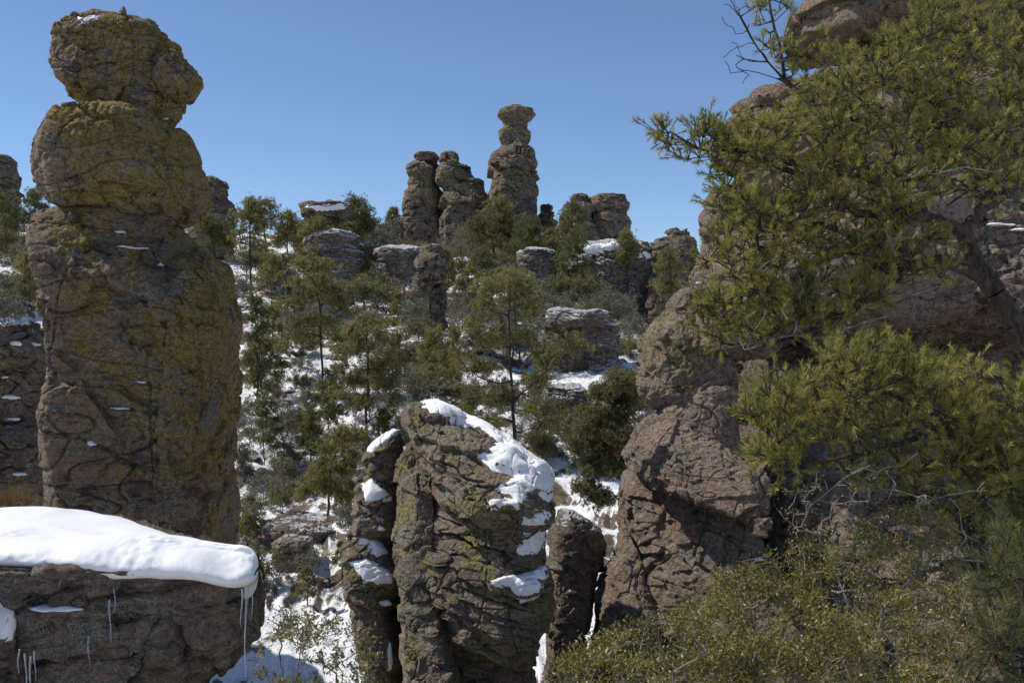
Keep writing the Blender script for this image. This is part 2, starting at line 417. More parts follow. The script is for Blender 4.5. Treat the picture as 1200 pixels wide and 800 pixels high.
        wob = (fbm(pr/(T*5), 4)*rag).reshape(x.shape); wob2 = (fbm(pr/(T*5)+33, 4)*rag).reshape(x.shape)
        out = []
        for poly in polys:
            sd = poly_sd(x+wob, y+wob2, poly)
            sd = np.where((N[..., 2] > nzmin) & (N[..., 1] < ymax), sd, -1)
            h = T*np.sqrt(sst(0, edge*2, sd))
            k = h > 0
            if k.sum() < 8: continue
            V = G+np.array([0, 0, 1])*(h*.75)[..., None]+N*(h*.5)[..., None]
            V = np.where(k[..., None], V, s.G-N*T*.12)
            fc = s.faces(); kk = k.ravel()[fc].any(1); fc = fc[kk]
            lab = np.arange(x.size)
            for _ in range(4000):                          # one object per separate piece of snow
                m = lab[fc].min(1); new = lab.copy(); np.minimum.at(new, fc.ravel(), np.repeat(m, 4)); new = new[new]
                if (new == lab).all(): break
                lab = new
            b = np.array(root.location); fl = lab[fc[:, 0]]
            for l_ in np.unique(fl):
                f1 = fc[fl == l_]
                if len(f1) < 30: continue
                u, inv = np.unique(f1, return_inverse=True)
                out.append(link(name, mesh(name, V.reshape(-1, 3)[u]-b, inv.reshape(-1, 4), M_SNOW), root))
        return out
def poly_sd(x, y, poly):
    p = np.asarray(poly, float); ins = np.zeros(x.shape, bool); dm = np.full(x.shape, 1e9)
    for (x0, y0), (x1, y1) in zip(p, np.roll(p, -1, 0)):
        c = ((y0 > y) != (y1 > y)) & (x < (x1-x0)*(y-y0)/((y1-y0) if y1 != y0 else 1e-9)+x0); ins ^= c
        t = np.clip(((x-x0)*(x1-x0)+(y-y0)*(y1-y0))/max((x1-x0)**2+(y1-y0)**2, 1e-9), 0, 1)
        dm = np.minimum(dm, np.hypot(x-x0-t*(x1-x0), y-y0-t*(y1-y0)))
    return np.where(ins, dm, -dm)
def blob(cx, d, w, hgt, dep, seed=0, mat=None, name='snow_patch', root=None, n=28):
    """a small lens of snow at world point cx"""
    u = np.linspace(0, 2*np.pi, n, endpoint=False); v = np.linspace(-np.pi/2, np.pi/2, n//2)
    U, V = np.meshgrid(u, v)
    p = np.stack([np.cos(U)*np.cos(V)*w, np.sin(U)*np.cos(V)*dep, np.sin(V)*hgt*np.where(V > 0, 1, .5)], -1)
    q = p.reshape(-1, 3)
    p = q*(1+.45*fbm(q/(w*.7)+seed*3.7, 3))[:, None]+np.array([0, 0, 1])*(fbm(q/(w*.9)+seed, 2)*hgt*.6)[:, None]
    a, b = U.shape; i, j = np.meshgrid(np.arange(a-1), np.arange(b), indexing='ij'); j2 = (j+1) % b
    f = np.stack([i*b+j, i*b+j2, (i+1)*b+j2, (i+1)*b+j], -1).reshape(-1, 4)
    bb = np.array(root.location)
    return link(name, mesh(name, p+cx-bb, f, mat or M_SNOW), root)
def snow_spots(rocks, root, spots, T=.05):
    """small patches resting on the rock where the photo shows them: (x, y, width px, height px)"""
    trees = [BVHTree.FromPolygons([Vector(v) for v in r.G.reshape(-1, 3)], r.faces().tolist()) for r in rocks]
    for k, (x, y, w, h) in enumerate(spots):
        dr = Vector(P(x, y, 1.0)).normalized(); best = None
        for t in trees:
            hit = t.ray_cast(Vector((0, 0, 0)), dr)
            if hit[0] and (best is None or hit[3] < best[3]): best = hit
        if best:
            d = best[0].y
            blob(np.array(best[0])+np.array(dr)*.25*w/2/F*d, d, w/2/F*d, h/2/F*d*.9, max(.5*w/2/F*d, .02), k+3, root=root)
def base_of(rocks):
    g = np.concatenate([r.G.reshape(-1, 3) for r in rocks]); z = g[:, 2].min(); c = g.mean(0); return (c[0], c[1], z)
def rock_thing(name, label, cat, specs, mat, group=None, pname='boulder', lich=None, cls=None):
    rocks = [(cls or Rock)(**sp) for sp in specs]
    root = thing(name, label, cat, base_of(rocks), group)
    for r in rocks: r.emit(pname, mat, root, lich)
    return root, rocks

# ---------------------------------------------------------------- the great lichen-covered spire at the left
def lich_col(v):
    x, y = proj(v)
    a = sst(170, 235, x)*.20*sst(250, 300, y)+.15*(1-sst(240, 260, y))*sst(60, 100, x)
    return a-.55*sst(60, -10, x-((y-300)*.05+40))-.25*sst(420, 560, y)*(1-sst(180, 230, x))-.2*(sst(540, 600, y))
DC = 16.0
specs = [
 dict(L=[(110, 15), (82, 19), (63, 32), (58, 55), (60, 78), (67, 98), (79, 110), (82, 124), (94, 137)], R=[(150, 14), (194, 15), (213, 28), (219, 60), (217, 90), (216, 110), (213, 124), (202, 137)], d=DC, depth=.95, n=5, tilt=(.16, .0), seed=1, strata=(.42, .09), blocks=.4, amp=.8, round_=.45, dome=.02, cuts=4),
 dict(L=[(192, 58), (180, 74), (180, 100), (192, 114)], R=[(218, 56), (234, 70), (238, 90), (226, 112)], d=DC-.3, depth=.6, n=3, seed=2, amp=1.0, blocks=.5, strata=(.4, .05), cuts=2),
 dict(L=[(80, 127), (62, 131), (50, 146), (39, 166), (37, 190), (42, 212), (52, 232), (66, 246), (100, 258)], R=[(205, 127), (218, 131), (223, 142), (233, 158), (233, 178), (245, 200), (244, 220), (234, 236), (222, 248), (206, 258)], d=DC, depth=1.45, n=4.4, tilt=(.26, .0), seed=3, strata=(.9, .07), blocks=.35, amp=.6, rough=.85, round_=.55, dome=.06),
 dict(L=[(64, 248), (42, 249), (34, 260), (37, 290), (42, 340), (46, 400), (50, 425), (43, 450), (45, 500), (50, 545), (55, 600), (60, 680), (62, 760)], R=[(214, 250), (240, 280), (266, 300), (271, 340), (282, 370), (279, 395), (275, 425), (284, 440), (281, 500), (274, 552), (279, 562), (278, 620), (276, 680), (276, 760)], d=DC, depth=1.6, n=6, tilt=(.28, -.02), seed=44, strata=(1.5, .09), blocks=.3, bs=1.3, amp=.35, rough=.75, dome=.05),
 dict(L=[(180, 300), (192, 340), (190, 420), (180, 520), (170, 620), (165, 700)], R=[(258, 296), (272, 340), (283, 372), (280, 430), (284, 445), (280, 540), (276, 620), (276, 700)], d=DC-.3, depth=1.12, n=4, tilt=(.33, 0), seed=5, strata=(1.7, .07), blocks=.35, bs=1.0, amp=.35, rough=.75, dome=.1),
 dict(L=[(48, 245), (36, 252), (36, 266), (45, 272)], R=[(74, 246), (78, 258), (74, 270), (68, 274)], d=DC-1.0, depth=.4, n=3, seed=6, px=1.6),
 dict(L=[(82, 247), (79, 256), (84, 262)], R=[(97, 247), (101, 256), (98, 262)], d=DC-1.3, depth=.25, n=3, seed=7, px=1.6),
]
root, rocks = rock_thing('rock_spire', 'huge lichen-yellow spire of three stacked boulders at the left edge behind the snowy ledge', 'rock spire', specs, M_ROCK_COL, lich=lich_col)
snow_spots(rocks, root, [(138, 273, 20, 4), (150, 291, 40, 5), (188, 311, 8, 5), (163, 448, 16, 4), (137, 479, 28, 5), (106, 520, 15, 9), (190, 140, 12, 4)])
rocks[0].snow(root, [[(82, 30), (100, 20), (118, 18), (112, 28), (92, 32)], [(125, 22), (146, 22), (144, 28), (128, 28)]], T=.05, edge=4, nzmin=-.1, rag=2)

# layered boulders low behind the spire, left frame edge
specs = [
 dict(L=[(10, 372), (-30, 380), (-60, 400), (-60, 430), (-30, 440)], R=[(52, 376), (62, 395), (60, 420), (40, 436)], d=21, depth=1.3, n=2.6, seed=11, strata=(.35, .14), amp=1.2),
 dict(L=[(-20, 425), (-50, 440), (-50, 490), (-30, 500)], R=[(58, 425), (66, 450), (62, 490), (50, 500)], d=21.3, depth=1.2, n=3, seed=12, strata=(.3, .16)),
 dict(L=[(-30, 490), (-55, 510), (-50, 570), (-40, 680)], R=[(58, 492), (68, 520), (66, 580), (66, 680)], d=21, depth=1.4, n=3, seed=13, strata=(.3, .16)),
]
root, rocks = rock_thing('boulder_pile', 'reddish layered boulder pile with snow scraps at the left edge below the lone slope pine', 'boulder pile', specs, M_ROCK_LOW)
snow_spots(rocks, root, [(14, 404, 22, 7), (40, 404, 14, 5), (8, 466, 30, 8), (10, 491, 26, 6), (18, 556, 24, 6), (3, 442, 14, 4)])

# ---------------------------------------------------------------- snowy ledge in the left foreground
DL = 5.4
specs = [
 dict(L=[(-420, 605), (-440, 660), (-430, 760), (-420, 1100)], R=[(330, 620), (341, 634), (346, 666), (340, 706), (312, 738), (282, 770), (252, 830), (236, 1100)], d=DL, depth=.92, n=4.5, px=2.4, tilt=(0, -.10), fit=False, seed=21, strata=(.34, .05), sdir=(.12, 0, 1), blocks=.3, bs=.5, amp=.12, cuts=0, dome=.0, round_=.12),
 dict(L=[(-300, 715), (-320, 760), (-320, 1000)], R=[(8, 716), (34, 740), (40, 800), (44, 1000)], d=4.55, depth=.34, n=3.5, px=2.4, fit=False, seed=22, strata=(.3, .03), blocks=.4, amp=.6, round_=.3),
]
def back_edge(x): return np.interp(x, [-4.6, -2.6, -2.15, -1.67, -1.40, -1.19, -1.08], [5.85, 5.78, 5.56, 5.05, 4.82, 4.68, 4.56])
class LedgeRock(Rock):
    def __init__(s, **k):                                  # the ledge's rear edge curves in towards its right end
        super().__init__(**k); G = s.G; lim = back_edge(G[..., 0])+.10
        G[..., 1] = np.where(G[..., 1] > lim, lim+(G[..., 1]-lim)*.05, G[..., 1])
ledge, lrocks = rock_thing('snowy_rock_ledge', 'flat-topped rock ledge under a thick snow cap with icicles, lower left foreground', 'rock ledge', specs, M_ROCK_LEDGE, cls=LedgeRock)
def ledge_snow():
    nx, ns = 420, 150
    xs = np.linspace(-4.6, -1.145, nx)
    prof = np.array([(6.28, -1.16), (6.22, -1.03), (6.02, -.955), (5.7, -.925), (5.2, -.90), (4.86, -.893), (4.68, -.898), (4.575, -.910), (4.50, -.938), (4.46, -.97), (4.445, -1.0), (4.46, -1.02), (4.52, -1.035), (4.66, -1.05)])
    s = np.concatenate([[0], np.cumsum(np.hypot(*np.diff(prof, axis=0).T))]); t = np.linspace(0, s[-1], ns)
    py, pz = np.interp(t, s, prof[:, 0]), np.interp(t, s, prof[:, 1])
    for _ in range(12):
        py[1:-1] = .5*py[1:-1]+.25*(py[:-2]+py[2:]); pz[1:-1] = .5*pz[1:-1]+.25*(pz[:-2]+pz[2:])
    V = np.zeros((nx, ns, 3))
    for k, x in enumerate(xs):
        yb = float(back_edge(x)); e = np.clip((xs[-1]-x)/.10, 0, 1); sc_ = .15+.85*np.sqrt(1-(1-e)**2)
        drop = np.interp(x, [-4.6, -3.0, -2.45, -2.25, -1.95, -1.6, -1.4, -1.255], [0, 0, -.015, .0, .01, .01, .015, .03])
        low = np.interp(x, [-4.6, -2.2, -2.05, -1.9, -1.75, -1.6, -1.45, -1.25], [.035, .035, .03, .015, -.02, -.005, -.005, -.02])
        f = np.linspace(0, 1, ns); zz = pz-drop+low*sst(.72, .95, f)
        V[k, :, 0] = x; V[k, :, 1] = np.where(py > 4.62, 4.62+(py-4.62)*(yb-4.62)/(5.85-4.62)*.95, py)
        V[k, :, 2] = -1.02+(zz+1.02)*sc_
        V[k, :, 1] = 4.62+(V[k, :, 1]-4.62)*(.6+.4*sc_)
    q = V.reshape(-1, 3)
    lip = np.tile(sst(.60, .72, np.linspace(0, 1, ns)), nx)
    dz = fbm(q/.9, 3)*.035+fbm(q/.3+3, 2)*.004*(1-lip)+lip*(fbm(q*np.array([1, 1, 1.8])/.06, 3)*.013*np.clip(.3+1.6*perlin(q/.5+8), 0, 1)[..., ]+fbm(q/.4, 2)*.045)
    V = (q+np.stack([0*dz, -dz*lip, dz*(1-.4*lip)], 1)).reshape(V.shape)
    i, j = np.meshgrid(np.arange(nx-1), np.arange(ns-1), indexing='ij'); k = (i*ns+j).ravel()
    f = np.stack([k, k+ns, k+ns+1, k+1], 1)
    b = np.array(ledge.location)
    link('snow_cap', mesh('snow_cap', V.reshape(-1, 3)-b, f[:, ::-1], M_SNOW), ledge)
ledge_snow()
lrocks[1].snow(ledge, [[(-40, 660), (4, 680), (22, 715), (36, 742), (10, 752), (-40, 745)]], T=.05, edge=10, nzmin=-.6)
snow_spots(lrocks, ledge, [(66, 713, 66, 8)])
def icicle(x, y, d, ln, r, seed):
    n, m = 16, 9; g = rs(seed); ph = g.uniform(0, 6)
    t = np.linspace(0, 1, n); rad = r*.45*(1-t)**.8*(1+.18*np.sin(t*26+ph))+.0008
    a = np.linspace(0, 2*np.pi, m, endpoint=False)
    V = np.stack([rad[:, None]*np.cos(a)+.004*np.sin(t*5+ph)[:, None], rad[:, None]*np.sin(a), np.repeat((-t*ln)[:, None], m, 1)], -1)
    i, j = np.meshgrid(np.arange(n-1), np.arange(m), indexing='ij'); j2 = (j+1) % m
    f = np.stack([i*m+j, i*m+j2, (i+1)*m+j2, (i+1)*m+j], -1).reshape(-1, 4)
    link('icicle', mesh('icicle', V.reshape(-1, 3)+P(x, y, d)-np.array(ledge.location), f[:, ::-1], M_ICE), ledge)
for k, (x, y, ln, r) in enumerate([(129, 702, .19, .008), (104, 745, .13, .006), (288, 688, .40, .009), (283, 690, .16, .007), (295, 688, .14, .005), (30, 765, .17, .008), (36, 768, .22, .009), (41, 762, .12, .006), (22, 760, .10, .006), (134, 690, .1, .005), (70, 672, .06, .005)]):
    icicle(x, y, 4.42 if x > 50 else 4.12, ln, r, k)

# ---------------------------------------------------------------- centre rock
DM = 12.0
specs = [
 dict(L=[(486, 469), (474, 480), (468, 500), (474, 520), (492, 540), (508, 556), (524, 578), (552, 600)], R=[(524, 472), (580, 507), (620, 537), (651, 553), (653, 575), (646, 600), (622, 616), (590, 622)], d=DM, depth=.85, n=2.6, px=1.15, tilt=(-.22, .55), seed=31, strata=(.15, .065), sdir=(.24, -.15, 1), blocks=.18, bs=.34, amp=.8, rough=1.1, cuts=3, round_=.45),
 dict(L=[(510, 545), (484, 566), (476, 600), (478, 640), (488, 680), (512, 722), (560, 760)], R=[(636, 575), (645, 615), (641, 655), (648, 690), (640, 722), (622, 750), (590, 772)], d=DM-.05, depth=.90, n=2.5, px=1.15, tilt=(-.22, .15), seed=32, strata=(.16, .095), sdir=(.24, -.1, 1), blocks=.18, bs=.36, amp=.8, rough=1.1, cuts=3),
 dict(L=[(474, 516), (464, 548), (463, 620), (466, 700), (475, 800), (480, 1000)], R=[(500, 526), (516, 565), (516, 640), (524, 700), (542, 790), (550, 1000)], d=DM-.18, depth=.62, n=4.5, px=1.15, tilt=(-.45, .05), seed=33, blocks=.8, bs=.4, amp=.7, rough=.9, strata=(.5, .04), cuts=8),
 dict(L=[(505, 690), (492, 735), (506, 800), (510, 1000)], R=[(636, 700), (634, 750), (628, 800), (628, 1000)], d=DM, depth=.80, n=2.7, px=1.2, tilt=(-.25, .05), rough=1.6, seed=34, strata=(.18, .13), sdir=(.24, -.1, 1), blocks=.2, bs=.4, amp=1),
 dict(L=[(444, 512), (425, 524), (425, 544), (438, 560)], R=[(468, 497), (474, 528), (472, 562)], d=DM+.35, depth=.36, n=2.6, px=1.15, seed=35, strata=(.14, .05), tilt=(.2, .3), sdir=(-.5, 0, 1)),
 dict(L=[(432, 556), (416, 572), (411, 600), (414, 622)], R=[(466, 552), (472, 580), (470, 624)], d=DM+.28, depth=.42, n=2.6, px=1.15, seed=36, strata=(.14, .05), tilt=(.2, .3), sdir=(-.4, 0, 1)),
 dict(L=[(416, 612), (399, 636), (397, 660), (405, 690), (412, 706)], R=[(466, 612), (474, 650), (470, 706)], d=DM+.2, depth=.48, n=2.6, px=1.15, seed=37, strata=(.14, .06), tilt=(.2, .35), sdir=(-.4, 0, 1)),
 dict(L=[(420, 690), (410, 720), (424, 770), (440, 1000)], R=[(468, 690), (474, 760), (476, 1000)], d=DM+.25, depth=.46, n=2.6, px=1.2, seed=38, strata=(.2, .05)),
]
root, rocks = rock_thing('centre_outcrop', 'barrel-shaped mossy outcrop with tilted layers and a snow sash over its top, bottom centre', 'rock outcrop', specs, M_ROCK_MID)
rocks[0].snow(root, [[(484, 466), (500, 455), (530, 458), (565, 482), (604, 510), (645, 528), (668, 545), (668, 590), (650, 590), (622, 578), (604, 588), (577, 570), (600, 560), (574, 548), (556, 535), (584, 520), (560, 504), (515, 492)]], T=.075, edge=13, nzmin=-.5, rag=6, ymax=.95)
rocks[1].snow(root, [[(606, 603), (640, 598), (642, 630), (628, 652), (604, 648), (612, 625)], [(570, 680), (600, 674), (640, 662), (645, 676), (628, 698), (612, 706), (598, 690), (574, 690)]], T=.08, edge=8, nzmin=-1.5, rag=4, ymax=.8)
rocks[0].snow(root, [[(606, 603), (640, 598), (642, 630), (628, 652), (604, 648), (612, 625)]], T=.08, edge=8, nzmin=-1.5, rag=4, ymax=.8)
rocks[0].snow(root, [[(572, 586), (612, 584), (608, 596), (575, 598)]], T=.05, edge=5, nzmin=-.9, rag=3)
rocks[4].snow(root, [[(423, 527), (445, 510), (468, 499), (468, 506), (448, 520), (436, 532)]], T=.06, edge=5, nzmin=-.4, rag=2)
rocks[5].snow(root, [[(424, 572), (436, 560), (452, 574), (462, 590), (444, 588), (428, 590)]], T=.05, edge=6, nzmin=-.6, rag=3)
rocks[6].snow(root, [[(414, 628), (428, 620), (444, 630), (458, 648), (440, 652), (426, 640)], [(410, 660), (430, 654), (462, 672), (463, 686), (440, 686), (424, 678)]], T=.055, edge=6, nzmin=-.6, rag=3)
snow_spots(rocks, root, [(448, 708, 20, 10), (456, 775, 9, 34), (446, 620, 10, 8), (462, 487, 12, 6)])

specs = [dict(L=[(655, 596), (646, 612), (644, 660), (640, 720), (636, 900)], R=[(690, 600), (704, 622), (705, 660), (698, 700), (688, 740), (680, 900)], d=13.25, depth=.45, n=3, seed=41, strata=(.35, .06), tilt=(.4, .2), px=1.3)]
root, rocks = rock_thing('boulder', 'brown rounded boulder tucked between the centre outcrop and the right cliff', 'boulder', specs, M_ROCK_LOW)

# ---------------------------------------------------------------- right cliff
DR = 14.0
W = dict(px=1.5)
specs = [
 dict(L=[(950, -60), (925, -20), (912, 12), (920, 36), (960, 58)], R=[(1300, -80), (1340, 0), (1330, 60)], d=DR+.6, depth=2.2, n=2.6, seed=51, strata=(.5, .09), amp=1, px=2.2),
 dict(L=[(930, 82), (895, 92), (862, 110), (841, 132), (836, 165), (850, 186), (880, 205)], R=[(1200, 60), (1290, 120), (1300, 210)], d=DR+.4, depth=2.0, n=2.6, seed=52, strata=(.45, .10), sdir=(.2, 0, 1), tilt=(-.12, .15), px=2.0, bs=.8, rough=1.3),
 dict(L=[(880, 188), (840, 205), (826, 228), (822, 252), (830, 276), (820, 296), (818, 330), (835, 350)], R=[(1250, 190), (1300, 260), (1300, 360)], d=DR+.2, depth=2.0, n=2.7, seed=53, strata=(.5, .08), sdir=(-.25, 0, 1), tilt=(-.12, .1), px=2.0, bs=.8, rough=1.3),
 dict(L=[(835, 326), (796, 335), (783, 352), (780, 385), (786, 405), (808, 412)], R=[(905, 330), (930, 370), (925, 400), (900, 418)], d=DR-1.0, depth=.8, n=2.8, seed=54, strata=(.3, .06), tilt=(-.3, .1), rough=1.6, blocks=.8, bs=.45, px=1.3),
 dict(L=[(800, 352), (772, 366), (750, 396), (742, 428), (748, 452), (764, 470), (782, 496)], R=[(818, 362), (838, 400), (842, 460), (834, 505)], d=DR-.9, depth=.62, n=2.4, seed=55, blocks=.5, amp=1.2, bs=.35, rough=1.5, strata=(.4, .04), tilt=(-.2, .0), px=1.3),
 dict(L=[(795, 400), (782, 450), (768, 490), (775, 530), (800, 560)], R=[(856, 400), (866, 460), (868, 520), (862, 560)], d=DR-.95, depth=.65, n=3.0, seed=56, tilt=(-.25, .1), rough=1.0, blocks=.6, amp=.8, px=1.3, strata=(.5, .03)),
 dict(L=[(758, 520), (730, 535), (720, 552), (722, 590), (726, 650), (738, 710), (750, 780), (760, 1000)], R=[(850, 560), (880, 580), (920, 640), (945, 720), (975, 800), (975, 1000)], d=DR-1.15, depth=1.0, n=4.0, seed=57, tilt=(-.68, .30), blocks=1.0, bs=.8, amp=.7, rough=.8, strata=(.8, .06), sdir=(.55, 0, 1), px=1.3, round_=.3),
 dict(L=[(772, 478), (750, 500), (726, 536), (735, 552), (790, 576), (846, 594), (868, 608)], R=[(806, 488), (850, 512), (884, 538), (898, 550), (901, 580), (899, 600), (897, 612)], d=DR-1.45, depth=.6, n=5, seed=58, blocks=.9, bs=.55, amp=.6, rough=.8, tilt=(-.66, .42), px=1.2, strata=(.5, .04), sdir=(.6, 0, 1), round_=.22),
 dict(L=[(732, 606), (712, 640), (698, 690), (690, 745), (688, 1000)], R=[(752, 634), (770, 690), (790, 760), (800, 1000)], d=DR-1.3, depth=.6, n=2.8, seed=59, tilt=(-.35, .3), rough=.9, blocks=.8, amp=.8, px=1.3, strata=(.5, .04), sdir=(1, 0, .3)),
 dict(L=[(860, 330), (815, 400), (800, 560), (800, 700), (800, 1000)], R=[(1330, 320), (1380, 500), (1390, 700), (1390, 1000)], d=DR+1.1, depth=1.9, n=3.6, seed=60, strata=(.42, .16), blocks=.7, bs=.8, tilt=(-.05, .1), px=2.0),
 dict(L=[(925, 500), (895, 560), (890, 640), (895, 1000)], R=[(1060, 520), (1130, 600), (1180, 700), (1200, 1000)], d=DR-1.6, depth=1.0, n=3.2, seed=61, cuts=3, strata=(.4, .08), blocks=.7, bs=.5, tilt=(-.45, .35), rough=1.0, px=1.6),
]
rk = [Rock(**sp) for sp in specs]
root = thing('rock_cliff', 'tall cliff of stacked brown boulders on the right, half hidden by the pines', 'cliff', base_of(rk))
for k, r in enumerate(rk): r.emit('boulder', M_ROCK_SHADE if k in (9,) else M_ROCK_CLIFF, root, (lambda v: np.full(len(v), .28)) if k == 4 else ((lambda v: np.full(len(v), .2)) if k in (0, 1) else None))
snow_spots(rk, root, [(900, 628, 8, 12), (904, 642, 14, 10), (890, 656, 14, 6), (1172, 264, 34, 5), (1194, 270, 22, 5), (822, 332, 12, 4), (1180, 452, 40, 8), (1186, 655, 20, 9)])

# ---------------------------------------------------------------- ridge spires and hillside outcrops
def prow(y0, y1, xl, xr, **k):
    """a plain boulder filling a pixel box with rounded corners"""
    h = y1-y0; w = xr-xl; c = min(h, w)*.13; j = rs(int(y0*7+xl)).uniform(-.06, .06, 6)*w
    return dict(L=[(xl+c*1.1, y0), (xl+j[0], y0+c), (xl+j[1], (y0+y1)/2), (xl+j[2], y1-c*.7), (xl+c*.7, y1)],
                R=[(xr-c*1.1, y0), (xr+j[3], y0+c), (xr+j[4], (y0+y1)/2), (xr+j[5], y1-c*.7), (xr-c*.7, y1)], **k)
D = dict(px=.9, n=2.8)
def far_spire(name, label, boxes, d, mat=M_ROCK_FAR, depthf=.5, cat='rock spire', seed=0, st=.9, group=None, pn='boulder'):
    specs = []
    for k, b in enumerate(boxes):
        w = (b[3]-b[2])/F*d
        specs.append(prow(*b, d=d, depth=w*depthf, seed=seed+k, strata=(st, st*.32), blocks=.55, bs=w*.28, amp=1.1, px=.9, n=2.8))
    return rock_thing(name, label, cat, specs, mat, group, pn)
DF = 118
def traced_spire(name, label, parts, d, seed, mat=M_ROCK_FAR):
    specs = []
    for k, (L, R, st, am) in enumerate(parts):
        w = (max(p[0] for p in R)-min(p[0] for p in L))/F*d
        specs.append(dict(L=L, R=R, d=d, depth=w*.5, seed=seed+k, strata=(st, am), blocks=.35, bs=w*.25, amp=1 if len(L) > 5 else .5, cuts=5 if len(L) > 5 else 0, px=.8, n=3.0, round_=.4, rough=1.2, dome=.1))
    return rock_thing(name, label, 'rock spire', specs, mat)
traced_spire('rock_spire', 'tallest far spire on the ridge, tapering up to a small boulder balanced on its tip', [
  ([(597, 123), (586, 128), (583, 135), (590, 142), (597, 145)], [(613, 123), (624, 127), (627, 134), (620, 142), (611, 145)], .9, .1),
  ([(590, 140), (590, 146), (591, 152)], [(618, 140), (619, 146), (618, 152)], .9, .1),
  ([(590, 148), (584, 153), (585, 162), (591, 174)], [(612, 148), (622, 153), (622, 163), (614, 174)], .9, .1),
  ([(590, 163), (588, 170), (578, 178), (575, 190), (574, 205), (572, 224), (571, 240), (570, 258), (573, 275), (574, 330)], [(612, 163), (616, 170), (624, 178), (627, 190), (625, 200), (630, 212), (631, 228), (632, 245), (631, 260), (628, 276), (628, 330)], 2.0, .5)], DF, 100)
traced_spire('rock_spire', 'left of the twin far spires, a narrow stack with a small cap slab', [
  ([(488, 178), (485, 183), (486, 190)], [(511, 179), (515, 184), (513, 190)], .8, .15),
  ([(484, 188), (477, 194), (477, 202), (480, 207), (478, 214), (480, 218), (474, 224), (471, 236), (471, 244), (473, 248), (469, 256), (469, 275), (470, 330)], [(511, 188), (516, 194), (516, 204), (512, 210), (513, 217), (518, 224), (519, 240), (516, 247), (520, 254), (521, 275), (521, 330)], 2.3, .45)], DF+4, 120)
traced_spire('rock_spire', 'right of the twin far spires, wide sloping stack touching the tall balanced spire', [
  ([(522, 176), (517, 180), (516, 187), (514, 196)], [(531, 175), (537, 181), (538, 188), (552, 198)], .8, .2),
  ([(518, 188), (513, 198), (513, 212), (519, 217), (524, 224), (520, 236), (518, 246), (512, 256), (514, 330)], [(542, 188), (553, 196), (556, 206), (566, 210), (567, 220), (570, 230), (569, 244), (572, 256), (574, 330)], 1.8, .5)], DF+2, 130)
far_spire('rock_spire', 'small dark knobbly spire just right of the tall balanced spire', [(240, 252, 633, 648), (250, 262, 631, 650), (258, 320, 634, 652)], DF+3, seed=140)
far_spire('rock_spire', 'sloping dark spire behind a dark pine, left of the square ridge block', [(229, 246, 670, 688), (238, 270, 658, 697), (262, 320, 652, 702)], DF-6, seed=150)
far_spire('rock_spire', 'square banded block standing on the ridge right of the sloping dark spire', [(228, 252, 689, 738), (249, 280, 690, 740)], DF-5, seed=160, depthf=.6)
far_spire('rock_spire', 'far grey spire at the left frame edge above the trees', [(181, 222, -34, 22), (216, 300, -40, 26)], 92, seed=170)
far_spire('rock_spire', 'far pale stub of rock peeping out right behind the lichen spire', [(211, 238, 222, 268), (232, 300, 214, 274)], 95, seed=180)
far_spire('rock_butte', 'domed butte with a small flat capstone beside the right cliff', [(271, 284, 780, 810), (281, 315, 762, 816), (306, 380, 758, 822)], 85, mat=M_ROCK_FAR, cat='butte', seed=190, depthf=.55)
r_, k_ = far_spire('mushroom_rock', 'mushroom-like rock with a flat snow-edged capstone on the left skyline', [(238, 256, 353, 413), (252, 272, 358, 398)], 92, mat=M_ROCK_FAR, cat='balanced rock', seed=200, depthf=.6)
k_[0].snow(r_, [[(356, 243), (384, 238), (411, 239), (404, 246), (366, 247)]], T=.35, edge=3, nzmin=-.2, rag=2)
SNR = M_ROCK_SNOWY
def outcrop(label, boxes, d, seed, st=.45, depthf=.6, mat=SNR): return far_spire('rock_outcrop', label, boxes, d, mat, depthf, 'rock outcrop', seed, st, None, 'boulder')
outcrop('layered snow-streaked outcrop under the mushroom rock', [(272, 300, 357, 420), (292, 335, 366, 426)], 84, 210)
outcrop('slender lumpy pillar standing on the slope below the twin spires', [(289, 304, 494, 520), (300, 326, 489, 523), (322, 345, 482, 512), (334, 386, 502, 525)], 56, 220, .8, .6, M_ROCK_FAR)
r_, k_ = outcrop('broad dark cliff with a bright snowy top under the square ridge block', [(286, 350, 668, 778), (310, 375, 690, 782)], 88, 230, .9, .5, M_ROCK_SNOWY)
k_[0].snow(r_, [[(668, 296), (690, 286), (735, 285), (762, 296), (776, 304), (740, 302), (700, 300), (676, 302)]], T=.3, edge=4, nzmin=-.3, rag=2)
outcrop('low rock slab with snow layers just below the round oak on the ridge', [(294, 310, 606, 652), (304, 338, 610, 655)], 84, 240)
outcrop('snow-topped layered slab right of the forked pine on mid slope', [(366, 384, 638, 716), (378, 412, 660, 724), (405, 440, 676, 728), (398, 445, 652, 694)], 56, 250, .4)
outcrop('blocky shelf with snow behind the trees above the centre outcrop', [(452, 482, 632, 688), (474, 500, 640, 690)], 45, 260, .35)
outcrop('snow-laden ledges on the slope beside the slender pillar', [(292, 306, 440, 500), (300, 320, 452, 498)], 84, 270, .4)
outcrop('stepped snow ledges at the foot of the slender pillar', [(342, 356, 518, 562), (352, 380, 512, 566)], 77, 275, .4)
outcrop('snow-capped boulder in the gully left of the centre outcrop', [(628, 660, 318, 366), (648, 676, 330, 372)], 27, 280, .3, .6, M_ROCK_LOW)
outcrop('low dark rock bar crossing the snowy gully behind the centre outcrop', [(610, 632, 308, 400)], 30, 285, .25, .6, M_ROCK_LOW)

